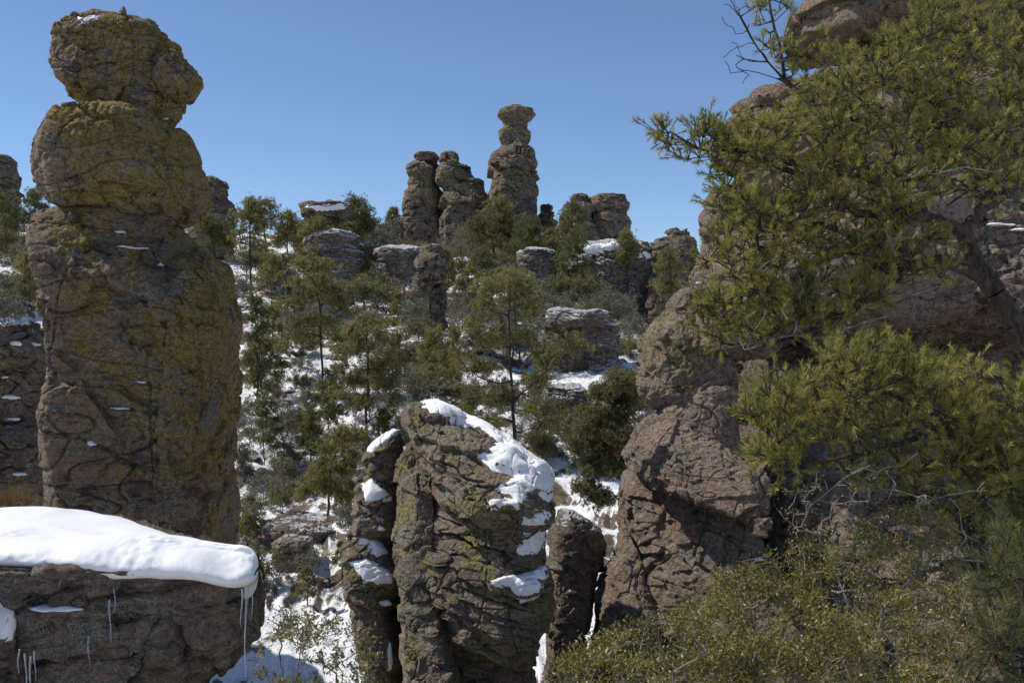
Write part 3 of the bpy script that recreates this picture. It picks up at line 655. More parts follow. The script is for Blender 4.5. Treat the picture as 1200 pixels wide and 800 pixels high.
# ---------------------------------------------------------------- trees
def frusta(E, m=5):
    """E: (n, 8) p0 p1 r0 r1 -> one mesh of short tapered tubes"""
    E = np.asarray(E, float); p0, p1, r0, r1 = E[:, :3], E[:, 3:6], E[:, 6], E[:, 7]
    t = p1-p0; t /= np.maximum(np.linalg.norm(t, axis=1), 1e-9)[:, None]
    ref = np.where(np.abs(t[:, 2:3]) < .9, np.array([[0, 0, 1.]]), np.array([[1., 0, 0]]))
    a = np.cross(t, ref); a /= np.linalg.norm(a, axis=1)[:, None]; b = np.cross(t, a)
    an = np.linspace(0, 2*np.pi, m, endpoint=False)
    ring = a[:, None]*np.cos(an)[None, :, None]+b[:, None]*np.sin(an)[None, :, None]
    V = np.concatenate([p0[:, None]+ring*r0[:, None, None], p1[:, None]+ring*r1[:, None, None]], 1)
    i = np.arange(m); j = (i+1) % m
    f = np.stack([i, j, j+m, i+m], 1)[None]+(np.arange(len(E))*2*m)[:, None, None]
    return V.reshape(-1, 3), f.reshape(-1, 4)
def needles(C, Dr, K, ln, wd, g, spread=.75, tint=None, along=.0):
    """K thin blades round each tuft centre C pointing along Dr"""
    n = len(C); c = np.repeat(C, K, 0); d = np.repeat(Dr, K, 0)
    r = g.normal(size=(n*K, 3)); r /= np.linalg.norm(r, axis=1)[:, None]
    if along: c = c-d*(g.random((n*K, 1))*along)
    v = d*(1-spread)+r*spread; v /= np.maximum(np.linalg.norm(v, axis=1), 1e-9)[:, None]
    L = ln*g.uniform(.65, 1.1, (n*K, 1))*np.repeat(g.uniform(.65, 1.3, n), K)[:, None]
    s = np.cross(v, g.normal(size=(n*K, 3))); s /= np.maximum(np.linalg.norm(s, axis=1), 1e-9)[:, None]
    V = np.stack([c-s*wd*.5, c+s*wd*.5, c+v*L], 1).reshape(-1, 3)
    f = np.arange(n*K*3).reshape(-1, 3)
    tt = np.repeat(g.random(n) if tint is None else tint, K)+g.uniform(-.15, .15, n*K)
    return V, f, np.repeat(np.clip(tt, 0, 1), 3)
def leaves(C, ln, wd, g, tint=None, up=.4):
    n = len(C)
    v = g.normal(size=(n, 3)); v[:, 2] += up; v /= np.linalg.norm(v, axis=1)[:, None]
    s = np.cross(v, g.normal(size=(n, 3))); s /= np.maximum(np.linalg.norm(s, axis=1), 1e-9)[:, None]
    L = (ln*g.uniform(.7, 1.2, n))[:, None]; w = (wd*g.uniform(.7, 1.2, n))[:, None]*.5
    V = np.stack([C, C+v*L*.5+s*w, C+v*L, C+v*L*.5-s*w], 1).reshape(-1, 3)
    return V, np.arange(n*4).reshape(-1, 4), np.repeat(np.clip(g.random(n) if tint is None else tint, 0, 1), 4)
def grow(limbs, A, g, tip_r, step, wob=.25, droop=0.0, up=.0, pw=2.2):
    """limbs: polylines of nodes (first starts the tree, later ones hook onto the nearest node); A: points the twigs reach for"""
    pos, par = [], []
    for lb in limbs:
        lb = np.asarray(lb, float); pts = [lb[0]]
        for a, b in zip(lb[:-1], lb[1:]):
            k = max(1, int(np.linalg.norm(b-a)/step))
            pts += [a+(b-a)*(i+1)/k for i in range(k)]
        if pos:
            pr = int(np.argmin(((np.array(pos)-pts[0])**2).sum(1))); pts = pts[1:]
        else:
            pos.append(pts[0]); par.append(-1); pr = 0; pts = pts[1:]
        for q in pts: pos.append(np.array(q)+g.normal(size=3)*step*.06); par.append(pr); pr = len(pos)-1
    base = np.array(pos[0])
    buf = np.zeros((len(pos)+len(A)*14+10, 3)); buf[:len(pos)] = pos; n = len(pos)
    skip = max(1, int(.12*n)) if len(limbs) == 1 else 1
    dist = np.array([np.sqrt(((buf[:n]-a)**2).sum(1)).min() for a in A]); order = np.argsort(dist)
    tips = []
    for a in A[order]:
        dv = buf[:n]-a; dd = np.sqrt((dv**2).sum(1))
        cost = dd+.45*np.maximum(buf[:n, 2]-a[2], 0)*(1 if up == 0 else up)
        pr = int(np.argmin(cost[skip:]))+skip if n > skip else int(np.argmin(cost))
        ln = dd[pr]; k = int(min(12, max(1, round(ln/step)))); p0 = buf[pr].copy()
        for i in range(k):
            t = (i+1)/k; q = p0+(a-p0)*t
            q = q+g.normal(size=3)*step*wob*(0 if i == k-1 else 1)-np.array([0, 0, droop*ln*4*t*(1-t)*.25])
            buf[n] = q; par.append(pr); pr = n; n += 1
        tips.append(pr)
    pos = buf[:n]; par = np.array(par[:n])
    rad = np.zeros(n); ch = np.zeros(n)
    for i in range(n-1, 0, -1):
        if ch[i] == 0: ch[i] = tip_r**pw
        ch[par[i]] += ch[i]
    rad = np.maximum(ch, tip_r**pw)**(1/pw)
    return pos, par, rad, np.array(tips)
def tree_edges(pos, par, rad, rmax=None, rscale=1.0):
    i = np.arange(1, len(pos)); r = rad*rscale
    if rmax: r = np.minimum(r, rmax)
    return np.concatenate([pos[par[i]], pos[i], r[par[i], None], r[i, None]], 1)
def emit_tree(name, label, cat, base, trunkVF, crownVFT, bark, leafm, group=None, crown='crown', trunk='trunk'):
    root = thing(name, label, cat, base, group); b = np.array(base)
    if trunkVF is not None: link(trunk, mesh(trunk, trunkVF[0]-b, trunkVF[1], bark), root)
    if crownVFT is not None: link(crown, mesh(crown, crownVFT[0]-b, crownVFT[1], leafm, False, {'tint': crownVFT[2]}), root)
    return root
def clump_points(clumps, per, g, flat=.6):
    """clumps: (centre xyz, radius x, radius z) -> points spread over each clump"""
    out, dirs = [], []
    for c, rx, rz in clumps:
        k = max(3, int(per)); v = g.normal(size=(k, 3)); v /= np.linalg.norm(v, axis=1)[:, None]
        rr = g.random((k, 1))**(1/2.2); q = g.normal(size=(k, 3))*.55*np.array([rx, rx*.9, rz])
        out.append(c+q); dirs.append(v*.6+np.array([0, 0, .55]))
    return np.concatenate(out), np.concatenate(dirs)
def slope_pine(name, label, trunk_px, clumps, d=None, leafm=M_NEEDLE_FAR, per=22, tuft=7, K=9, group=None, tw=None, limbs=(), seed=0, cat='pine tree', bark=M_BARK_FAR, dens=1.0, base=None, deep=1.0):
    """a hillside tree traced from the photo: trunk (pixels, foot first) and foliage clumps (x, y, rx, ry)"""
    g = rs(seed)
    fx, fy = trunk_px[0]
    if d is None: base = ground_hit(fx, fy); d = base[1]
    else: base = P(fx, fy, d)
    m = d/F
    tr = [P(x, y, d)+np.array([0, g.normal()*.06, 0]) for x, y in trunk_px]; tr[0] = base-np.array([0, 0, .3])
    xs = [c[0] for c in clumps]; half = max(np.ptp(xs)/2, 8)*m
    cl = []
    for (x, y, rx, ry) in clumps:
        tx = np.interp(-y, [-p[1] for p in trunk_px], [p[0] for p in trunk_px])
        off = abs(x-tx)*m; mx = np.sqrt(max((half*.9)**2-off**2, (.25*half)**2))
        cl.append((P(x, y, d)+np.array([0, g.uniform(-1, 1)*mx*deep, 0]), rx*m, ry*m))
        if off < half*.6: cl.append((P(x+g.uniform(-4, 4), y+g.uniform(-3, 3), d)+np.array([0, g.choice([-1, 1])*mx*.8*deep, 0]), rx*m*.8, ry*m*.8))
    A, Dr = clump_points(cl, per*min(2.2, max(1, (50/d)**.8)), g)
    lb = [tr]+[[P(x, y, d)+np.array([0, g.uniform(-.2, .2), 0]) for x, y in l] for l in limbs]
    pos, par, rad, tips = grow(lb, A, g, .006*d/50, .45*d/50)
    tw = tw or 3.6
    E = tree_edges(pos, par, rad, tw*m, 1.0)
    sel = np.repeat(np.arange(len(A)), tuft)
    C = A[sel]+g.normal(size=(len(sel), 3))*.10*d/50; DD = Dr[sel]+g.normal(size=(len(sel), 3))*.45
    DD /= np.linalg.norm(DD, axis=1)[:, None]
    ti = np.clip(.5+.33*perlin(C*.9/(d/50)+seed)+g.normal(size=len(C))*.16, 0, 1)
    V = needles(C, DD, K, .16*(d/50)**.75, .032*(d/50)**.75, g, .62, ti)
    return emit_tree(name, label, cat, base, frusta(E), V, bark, leafm, group)
def zc(lst, ox, oy, s): return [(ox+x/s, oy+y/s, rx/s, ry/s) for x, y, rx, ry in lst]
def zt(lst, ox, oy, s): return [(ox+x/s, oy+y/s) for x, y in lst]

slope_pine('pine_tree', 'layered pine with a straight dark trunk standing alone in snow at left centre', [(380, 472), (377, 420), (375, 370), (373, 325), (372, 312)],
  zc([(405, 395, 60, 30), (350, 405, 30, 20), (330, 470, 55, 22), (270, 565, 62, 20), (330, 560, 50, 20), (300, 655, 55, 25), (265, 740, 45, 22), (480, 515, 60, 32), (530, 600, 50, 22), (440, 640, 55, 22), (400, 520, 60, 25), (340, 700, 55, 22), (500, 560, 55, 22), (420, 470, 55, 22), (380, 640, 40, 18)], 260, 200, 3.635), seed=1, tw=5.0, deep=.7)
slope_pine('pine_tree', 'tawny pine with an open crown between the layered pine and the forked pine', [(430, 515), (430, 470), (431, 420), (430, 375)],
  [(430, 378, 16, 10), (415, 388, 14, 9), (446, 390, 14, 9), (405, 408, 14, 10), (452, 412, 16, 10), (402, 428, 14, 9), (425, 405, 16, 9), (460, 432, 14, 9), (412, 446, 16, 8), (448, 450, 18, 9), (464, 466, 12, 8), (398, 462, 12, 8), (440, 428, 14, 8), (420, 470, 14, 8), (452, 485, 14, 8)], seed=2, tw=4.6, per=20, deep=.8)
slope_pine('forked_pine', 'big forked pine with a double dark trunk right above the centre outcrop', [(604, 520), (601, 470), (598, 420), (596, 370), (598, 335)],
  zc([(310, 95, 85, 40), (235, 130, 45, 35), (375, 120, 60, 40), (180, 265, 60, 34), (410, 200, 40, 45), (230, 200, 40, 30), (130, 390, 70, 40), (220, 430, 60, 30), (510, 340, 80, 40), (580, 345, 50, 35), (430, 480, 55, 34), (180, 520, 75, 34), (430, 600, 75, 40), (290, 560, 50, 30), (90, 440, 55, 34), (470, 400, 45, 30), (250, 330, 60, 30), (160, 600, 50, 30), (390, 310, 35, 30), (480, 660, 70, 40), (250, 640, 50, 30)], 500, 300, 3.333), d=37, seed=3, tw=5.6, limbs=[zt([(330, 430), (350, 300), (345, 200), (360, 110)], 500, 300, 3.333), zt([(340, 560), (430, 480), (540, 400), (600, 345)], 500, 300, 3.333), zt([(330, 500), (240, 490), (200, 470)], 500, 300, 3.333)], per=26, deep=.7, leafm=M_NEEDLE_FAR)
slope_pine('pine_tree', 'tall thin pine with a tiny crown next to the lichen spire on the skyline', [(295, 350), (293, 300), (292, 260), (290, 236)],
  [(291, 238, 8, 6), (285, 252, 10, 7), (297, 256, 9, 6), (283, 270, 8, 7), (300, 270, 8, 6), (280, 284, 8, 6), (302, 288, 9, 7), (296, 244, 7, 5)], seed=4, tw=3.4, per=18)
slope_pine('pine_tree', 'flat-crowned pine behind the tall thin pine on the left skyline', [(312, 295), (310, 270), (307, 250), (312, 240)],
  [(310, 238, 12, 5), (318, 244, 8, 5), (303, 250, 8, 5), (316, 255, 8, 5), (306, 262, 8, 5)], seed=5, tw=2.4, per=16)
slope_pine('pine_tree', 'low bushy pine right of the flat-crowned pine on the left skyline', [(338, 300), (337, 275), (336, 256)],
  [(336, 254, 10, 6), (328, 264, 9, 6), (344, 266, 9, 6), (334, 276, 12, 7), (324, 284, 9, 6), (346, 282, 8, 6)], seed=6, tw=2.4, per=18)
slope_pine('leaning_pine', 'leaning bushy-topped pine in front of the mushroom rock', [(434, 304), (427, 290), (421, 270), (418, 246), (420, 236)],
  [(420, 236, 12, 7), (428, 248, 9, 9), (412, 252, 13, 9), (402, 262, 14, 8), (420, 266, 14, 9), (434, 266, 7, 7), (388, 266, 8, 5), (414, 278, 10, 6), (426, 258, 10, 8)], seed=7, tw=3.2, per=24, leafm=M_NEEDLE_DARK)
slope_pine('pine_tree', 'small pine growing from the snowy top of the broad dark cliff', [(735, 350), (735, 320), (735, 295), (736, 276)],
  [(736, 277, 8, 5), (730, 286, 8, 5), (742, 290, 8, 5), (731, 300, 9, 5), (744, 296, 5, 4), (738, 306, 6, 5)], d=84, seed=8, tw=2.6, per=18)
slope_pine('pine_tree', 'dark shaggy pine against the sloping dark spire', [(669, 330), (669, 290), (670, 250), (671, 236)],
  [(671, 242, 8, 6), (662, 256, 9, 6), (680, 258, 8, 6), (666, 268, 10, 7), (680, 276, 9, 7), (658, 280, 9, 7), (672, 290, 11, 7), (664, 302, 10, 7), (682, 298, 8, 6)], d=100, seed=9, tw=2.4, per=20, leafm=M_NEEDLE_DARK)
slope_pine('pine_tree', 'green pine at the foot of the domed butte', [(790, 372), (788, 340), (784, 305)],
  [(784, 300, 9, 7), (778, 312, 9, 7), (792, 316, 9, 7), (776, 328, 9, 7), (788, 334, 11, 7), (780, 345, 10, 7), (796, 346, 8, 7)], d=72, seed=10, tw=2.6, per=22)
slope_pine('oak_tree', 'round spreading oak at the foot of the tall balanced spire', [(578, 306), (578, 290), (577, 272)],
  [(577, 258, 14, 8), (560, 266, 14, 9), (594, 264, 14, 9), (548, 278, 11, 8), (606, 274, 12, 8), (576, 272, 16, 9), (564, 284, 13, 8), (592, 284, 14, 8), (612, 286, 8, 7), (586, 252, 10, 6)], seed=11, tw=2.6, per=24, cat='oak tree', leafm=M_OAK, limbs=[[(578, 296), (566, 280), (556, 272)], [(578, 296), (592, 278), (602, 270)]])
slope_pine('pine_tree', 'dark narrow pine hard against the right flank of the lichen spire', [(302, 470), (301, 430), (300, 390), (298, 350)],
  [(298, 352, 7, 6), (304, 364, 9, 7), (294, 372, 8, 7), (306, 384, 9, 7), (294, 394, 9, 7), (304, 408, 10, 7), (294, 420, 9, 7), (308, 430, 9, 7), (298, 446, 10, 7)], seed=12, tw=2.6, per=20, leafm=M_NEEDLE_DARK)
slope_pine('pine_tree', 'slim twiggy pine left of the layered pine with its bent foot in snow', [(310, 470), (305, 440), (303, 410), (300, 385)],
  [(312, 408, 9, 6), (322, 420, 9, 6), (326, 440, 9, 6), (316, 455, 8, 6), (330, 428, 7, 5), (320, 400, 8, 5)], seed=13, tw=2.4, per=16)
slope_pine('pine_tree', 'young pine between the tawny pine and the forked pine', [(510, 460), (510, 430), (509, 395)],
  [(509, 393, 9, 7), (502, 404, 10, 7), (518, 406, 10, 7), (498, 418, 10, 7), (520, 420, 9, 7), (508, 430, 12, 7), (496, 434, 8, 6), (522, 436, 9, 6)], seed=14, tw=2.8, per=22)
slope_pine('pine_tree', 'slender sapling pine below the layered pine in the dark thicket', [(366, 552), (365, 520), (364, 490)],
  [(364, 488, 8, 6), (356, 500, 9, 6), (372, 506, 9, 6), (354, 516, 8, 6), (368, 522, 9, 6), (376, 530, 8, 6)], seed=15, tw=2.8, per=16, leafm=M_NEEDLE_DARK)
slope_pine('pine_tree', 'golden-green young pine touching the left edge of the centre outcrop', [(384, 590), (388, 550), (396, 515)],
  [(405, 508, 12, 7), (420, 512, 12, 7), (390, 522, 12, 7), (384, 545, 14, 8), (402, 552, 12, 7), (374, 562, 14, 8), (362, 575, 12, 7), (392, 570, 14, 8), (412, 535, 8, 8), (408, 580, 10, 7)], d=26, seed=16, tw=3.2, per=20, leafm=M_NEEDLE_FAR)
slope_pine('pine_tree', 'spreading olive tree filling the gap between centre outcrop and right cliff', [(742, 600), (738, 550), (735, 500), (730, 460)],
  [(728, 446, 16, 9), (712, 462, 16, 9), (742, 464, 10, 9), (700, 482, 18, 9), (730, 484, 16, 9), (690, 500, 18, 9), (718, 506, 18, 9), (680, 520, 16, 9), (706, 528, 18, 9), (732, 520, 10, 8), (694, 548, 18, 9), (720, 548, 10, 8), (690, 572, 16, 9), (706, 585, 12, 8)], d=24, seed=17, tw=3.2, per=46, leafm=M_OAK, cat='tree', limbs=[[(738, 545), (710, 520), (690, 505)]])
slope_pine('pine_tree', 'lone pine on the snow left of the lichen spire', [(29, 372), (29, 345), (30, 318), (30, 300)],
  [(30, 301, 6, 5), (24, 312, 8, 5), (36, 315, 7, 5), (24, 326, 9, 5), (36, 330, 7, 5), (22, 340, 9, 5), (34, 346, 7, 5)], seed=18, tw=3.0, per=16)
slope_pine('pine_tree', 'dark treetop on the skyline between the far left spire and the lichen spire', [(40, 285), (40, 260), (41, 230)],
  [(42, 228, 6, 5), (34, 236, 8, 5), (44, 240, 8, 6), (30, 248, 8, 6), (40, 254, 9, 6), (26, 258, 7, 5)], d=88, seed=19, tw=2.2, per=18, leafm=M_NEEDLE_DARK)
slope_pine('pine_tree', 'dark pine crown in front of the far grey spire at the left frame edge', [(6, 290), (6, 262), (6, 238)],
  [(4, 236, 10, 6), (14, 246, 8, 6), (-4, 250, 10, 7), (8, 258, 12, 7), (18, 264, 7, 6)], d=80, seed=20, tw=2.2, per=20, leafm=M_NEEDLE_DARK)
slope_pine('pine_tree', 'bushy green tree in front of the pale stub behind the lichen spire', [(252, 310), (250, 285), (246, 262)],
  [(244, 258, 10, 7), (256, 266, 10, 7), (240, 270, 10, 7), (250, 280, 13, 8), (264, 284, 8, 7), (242, 290, 10, 7)], d=74, seed=22, tw=2.4, per=22, leafm=M_NEEDLE_DARK)
def bare_tree(label, foot, tips_px, seed, d=None, name='dead_tree', cat='dead tree', tw=2.4):
    g = rs(seed); base = ground_hit(*foot) if d is None else P(*foot, d); d = base[1]; m = d/F
    A = np.array([P(x, y, d)+np.array([0, g.uniform(-8, 8)*m, 0]) for x, y in tips_px])
    top = P(foot[0]+g.uniform(-2, 2), foot[1]-.45*(foot[1]-min(t[1] for t in tips_px)), d)
    pos, par, rad, tips = grow([[base-np.array([0, 0, .2]), top]], A, g, .012*d/60, .35*d/60, .5)
    emit_tree(name, label, cat, base, frusta(tree_edges(pos, par, rad, tw*m, 1.3)), None, M_BARK_FAR, None)
bare_tree('leafless dark twisted tree on the skyline between mushroom rock and twin spires', (449, 300), [(442, 262), (446, 258), (452, 256), (458, 262), (464, 266), (468, 272), (462, 280), (440, 272), (438, 282), (456, 268), (449, 266), (466, 262), (444, 280), (460, 290), (452, 276)], 30)
bare_tree('thin bare sapling against the domed butte beside the right cliff', (822, 345), [(808, 300), (812, 296), (818, 300), (822, 305), (828, 310), (806, 312), (814, 316), (826, 322)], 31, d=30)

# scrub and small trees repeated over the slope: a few prototypes, each copy an object of its own
def proto_shrub(seed, kind):
    g = rs(seed); h = 1.0
    n = {'bare': 60, 'grey': 70, 'oak': 80, 'pine': 60}[kind]
    v = g.normal(size=(n, 3)); v /= np.linalg.norm(v, axis=1)[:, None]
    r = g.random((n, 1))**(1/2.6)
    lobes = g.normal(size=(6, 3))*np.array([.30, .30, .18])
    if kind == 'pine':
        t = g.random(n); A = np.stack([v[:, 0]*(.34*(1-t)+.08), v[:, 1]*(.34*(1-t)+.08), .22+.78*t], 1)
    else:
        A = v*r*np.array([.42, .42, .34])+lobes[g.integers(0, 6, n)]*.8; A[:, 2] = np.abs(A[:, 2]+.52)+.06
    stems = [[(0, 0, -.12), (g.normal()*.05, g.normal()*.05, .35 if kind != 'pine' else .9)]]
    if kind != 'pine': stems += [[(0, 0, 0), (g.normal()*.22, g.normal()*.22, .38)] for _ in range(3)]
    pos, par, rad, tips = grow(stems, A, g, .0045, .11, .4)
    E = tree_edges(pos, par, rad, .035)
    ex = []
    for _ in range(n*3):                                   # fine bare twigs
        i = g.integers(2, len(pos)); dv = g.normal(size=3)*.09+np.array([0, 0, .05]); ex.append([*pos[i], *(pos[i]+dv), .004, .0015])
    E = np.concatenate([E, np.array(ex)])
    per = {'bare': 12, 'grey': 46, 'oak': 60, 'pine': 14}[kind]
    sel = np.repeat(np.arange(len(A)), per); C = A[sel]+g.normal(size=(len(sel), 3))*(.055 if kind != 'pine' else .03)
    ti = np.clip(.5+.4*perlin(C*4+seed)+g.normal(size=len(C))*.2, 0, 1)
    if kind == 'pine': cr = needles(C, v[sel]*.6+np.array([0, 0, .6]), 8, .085, .012, g, .6, ti)
    else: cr = leaves(C, .058, .034, g, ti)
    return mesh('stems', *frusta(E, 4), M_TWIG if kind != 'pine' else M_BARK_FAR), mesh('foliage', cr[0], cr[1], {'bare': M_GREYLEAF, 'grey': M_GREYLEAF, 'oak': M_OAK, 'pine': M_NEEDLE_FAR}[kind], False, {'tint': cr[2]})
def proto_pine(seed):
    g = rs(seed); cl = []; form = seed % 3
    n = 15
    for k in range(n):
        t = (k+.5)/n; z = .30+.68*t if form else .22+.74*t
        w = {0: .30*(1-t)**.7+.05, 1: .24*np.sin(np.pi*min(1, .25+t*.8))+.04, 2: .20*(1-abs(t-.55))+.04}[form]
        a = k*2.4+g.uniform(-.5, .5); r = w*g.uniform(.35, 1.0)
        cl.append((np.array([np.cos(a)*r, np.sin(a)*r, z+g.normal()*.02]), .13*g.uniform(.7, 1.2), .055*g.uniform(.8, 1.3)))
    A, Dr = clump_points(cl, 24, g)
    pos, par, rad, tips = grow([[(0, 0, -.05), (g.normal()*.02, g.normal()*.02, .5), (g.normal()*.03, g.normal()*.03, .97)]], A, g, .0009, .07)
    sel = np.repeat(np.arange(len(A)), 8); C = A[sel]+g.normal(size=(len(sel), 3))*.016; DD = Dr[sel]+g.normal(size=(len(sel), 3))*.45
    DD /= np.linalg.norm(DD, axis=1)[:, None]
    ti = np.clip(.5+.33*perlin(C*7+seed)+g.normal(size=len(C))*.18, 0, 1)
    V = needles(C, DD, 9, .030, .0062, g, .62, ti)
    return mesh('trunk', *frusta(tree_edges(pos, par, rad, .016)), M_BARK_FAR), mesh('crown', V[0], V[1], M_NEEDLE_FAR if seed % 2 else M_NEEDLE_DARK, False, {'tint': V[2]})
PROTO = {k: [proto_shrub(500+i*7+ord(k[0]), k) for i in range(4)] for k in ('bare', 'grey', 'oak', 'pine')}
PINES = [proto_pine(700+i) for i in range(6)]
KNAME = {'bare': 'bare_shrub', 'grey': 'scrub_bush', 'oak': 'scrub_oak', 'pine': 'pine_sapling'}
KCAT = {'bare': 'shrub', 'grey': 'shrub', 'oak': 'scrub oak', 'pine': 'pine sapling'}
KADJ = {'bare': 'twiggy nearly bare shrub', 'grey': 'grey-green scrub bush', 'oak': 'rounded olive scrub oak', 'pine': 'small pointed pine sapling'}
def zone(x, y):
    if x < 60: return 'on the snowy slope left of the lichen spire'
    if y > 575: return 'in the snowy gully left of the centre outcrop'
    if x < 345 and y > 400: return 'on the snow beside the right flank of the lichen spire'
    if x < 345: return 'under the skyline pines right of the lichen spire'
    if y > 455 and x < 520: return 'in the dark thicket below the layered pine'
    if y < 325 and x < 480: return 'around the mushroom rock and the outcrop below it'
    if y < 325 and x < 645: return 'at the feet of the twin and balanced spires'
    if x < 480: return 'around the layered pine and the tawny pine'
    if x < 560: return 'between the slender pillar and the forked pine'
    if y < 372: return 'below the broad dark cliff and the square ridge block'
    if y < 450: return 'around the snow-topped slab right of the forked pine'
    return 'behind the centre outcrop beneath the forked pine'
def scatter():
    g = rs(99); pts = []
    regions = [((270, 300, 440, 420), 34), ((275, 420, 470, 610), 48), ((440, 285, 660, 345), 40), ((440, 345, 560, 480), 34), ((560, 330, 760, 430), 52), ((620, 430, 760, 560), 24), ((0, 275, 50, 395), 14), ((285, 610, 420, 730), 8), ((330, 280, 470, 330), 14), ((480, 470, 640, 540), 10)]
    for (x0, y0, x1, y1), n in regions:
        for _ in range(n*20):
            if n <= 0: break
            x, y = g.uniform(x0, x1), g.uniform(y0, y1)
            if min([9e9]+[math.hypot((x-a)/1.4, y-b) for a, b in pts]) < 9: continue
            if 318 < x < 372 and 625 < y < 680: continue
            pts.append((x, y)); n -= 1
    pts.sort(key=lambda p: p[1])
    for x, y in pts:
        b = ground_hit(x, y); d = b[1]
        kind = g.choice(['bare', 'grey', 'oak', 'pine'], p=[.26, .27, .30, .17])
        h = g.uniform(20, 40)*d/F if kind != 'pine' else g.uniform(26, 48)*d/F
        h = min(max(h, .9), 3.4 if kind != 'pine' else 4.5)
        st, fo = PROTO[kind][g.integers(0, 4)]
        if g.random() < .055 and y < 560:                    # a full-grown pine in place of scrub
            tk, cr = PINES[g.integers(0, 6)]; hh = min(g.uniform(48, 92)*d/F, 7.5)
            o = thing('pine_tree', 'olive background pine '+zone(x, y), 'pine tree', b, 'background pines '+zone(x, y))
            o.rotation_euler = (g.normal()*.04, g.normal()*.05, g.uniform(0, 6.28)); w_ = g.uniform(.85, 1.25); o.scale = (hh*w_, hh*w_, hh)
            link('trunk', tk, o); link('crown', cr, o); continue
        o = thing(KNAME[kind], KADJ[kind]+' '+zone(x, y), KCAT[kind], b, KADJ[kind]+'s '+zone(x, y))
        o.rotation_euler.z = g.uniform(0, 6.28); s = g.uniform(.85, 1.35) if kind != 'pine' else .9
        o.scale = (h*s, h*s, h)
        link('stems', st, o); link('foliage', fo, o)
scatter()

# small loose boulders lying on the slope
def slope_boulders():
    g = rs(5)
    protos = []
    for k in range(5):
        r = Rock(**prow(0, 60, 0, 80, d=20, depth=.55, seed=300+k, cuts=8, strata=(.25, .08), blocks=.6, px=2.2)); c = r.G.reshape(-1, 3).mean(0)
        protos.append(mesh('slope_boulder', (r.G.reshape(-1, 3)-c)/1.0, r.faces(), M_ROCK_SNOWY, True, {'lich': np.zeros(r.G.size//3)}))
    for k in range(46):
        x, y = (g.uniform(275, 500), g.uniform(320, 640)) if k < 26 else (g.uniform(500, 750), g.uniform(315, 500))
        if 318 < x < 372 and 605 < y < 680: continue
        b = ground_hit(x, y); d = b[1]; s = g.uniform(10, 26)*d/F/1.3
        o = link('slope_boulder', protos[k % 5], None, b); o.rotation_euler = (g.normal()*.2, g.normal()*.2, g.uniform(0, 6.28)); o.scale = (s, s*g.uniform(.7, 1.1), s*g.uniform(.5, .9))
        z = zone(x, y); tag(o, 'small snow-dusted boulder '+z, 'boulder', 'loose boulders '+z)
slope_boulders()

# ---------------------------------------------------------------- foreground pine on the right
def pts_in(poly, n, g, lump=0.0):
    p = np.array(poly, float); lo, hi = p.min(0), p.max(0); out = []
    while len(out) < n:
        q = g.uniform(lo, hi, (n*2, 2)); sd = poly_sd(q[:, 0], q[:, 1], poly)
        if lump: sd = np.where(perlin(np.stack([q[:, 0]/lump, q[:, 1]/lump*1.3, 0*q[:, 0]+n*.37], 1)) > g.uniform(-.42, .10, len(q)), sd, -1)
        out += list(q[sd > 0])
    return np.array(out[:n])
def near_pine(name, label, limbs, regions, d0, seed, tip_r=.0028, K=54, tuft=4, ln=.052, wd=.0042, rmax=.5, dead=(), leafm=M_NEEDLE, cat='pine tree', up=.45, pw=1.9, more=1.0):
    g = rs(seed)
    LB = [[P(x, y, d) for x, y, d in l] for l in limbs]
    A = []
    for poly, n, dn, df in regions:
        q = pts_in(poly, int(n*more), g, 42)
        A.append(np.array([P(x, y, g.uniform(dn, df)) for x, y in q]))
    A = np.concatenate(A)
    pos, par, rad, tips = grow(LB, A, g, tip_r, .10, .35, .15, .6, pw)
    E = tree_edges(pos, par, rad, rmax)
    tp = pos[tips]; td = tp-pos[par[tips]]; td /= np.maximum(np.linalg.norm(td, axis=1), 1e-9)[:, None]
    sel = np.repeat(np.arange(len(tp)), tuft)
    off = g.normal(size=(len(sel), 3)); off /= np.linalg.norm(off, axis=1)[:, None]
    dr = td[sel]*.55+off*.75+np.array([0, -.05, up]); dr /= np.linalg.norm(dr, axis=1)[:, None]
    C = tp[sel]+dr*(g.uniform(.03, .15, (len(sel), 1)))
    first = np.arange(len(sel)) % tuft == 0; C[first] = tp[sel][first]+td[sel][first]*.03; dr[first] = td[sel][first]*.7+np.array([0, 0, .3]); dr /= np.linalg.norm(dr, axis=1)[:, None]
    E = np.concatenate([E, np.concatenate([tp[sel], C, np.full((len(sel), 1), tip_r), np.full((len(sel), 1), tip_r*.7)], 1)])
    ti = np.clip(.45+.35*perlin(C*2.2+seed)+g.normal(size=len(C))*.28, 0, 1)
    cr = needles(C+dr*.045, dr, K, ln, wd, g, .44, ti, .07)
    base = LB[0][0]
    root = emit_tree(name, label, cat, base, frusta(E, 7), cr, M_BARK, leafm)
    for k, l in enumerate(dead):
        pts = [P(x, y, d) for x, y, d in l[0]]; tw = []
        q = np.array(pts); m = max(2, len(q))
        for _ in range(l[1]):
            i = g.integers(0, len(q)-1); s_ = q[i]+(q[i+1]-q[i])*g.random(); e = s_+g.normal(size=3)*.09*l[2]+(q[i+1]-q[i])*.25; tw.append(e)
        tw = np.array(tw) if tw else np.zeros((0, 3))
        pp, pa, rr, _t = grow([pts], tw, g, .0022, .06, .5)
        link('dead_branch', mesh('dead_branch', frusta(tree_edges(pp, pa, rr, .012), 5)[0]-base, frusta(tree_edges(pp, pa, rr, .012), 5)[1], M_DEAD), root)
    return root
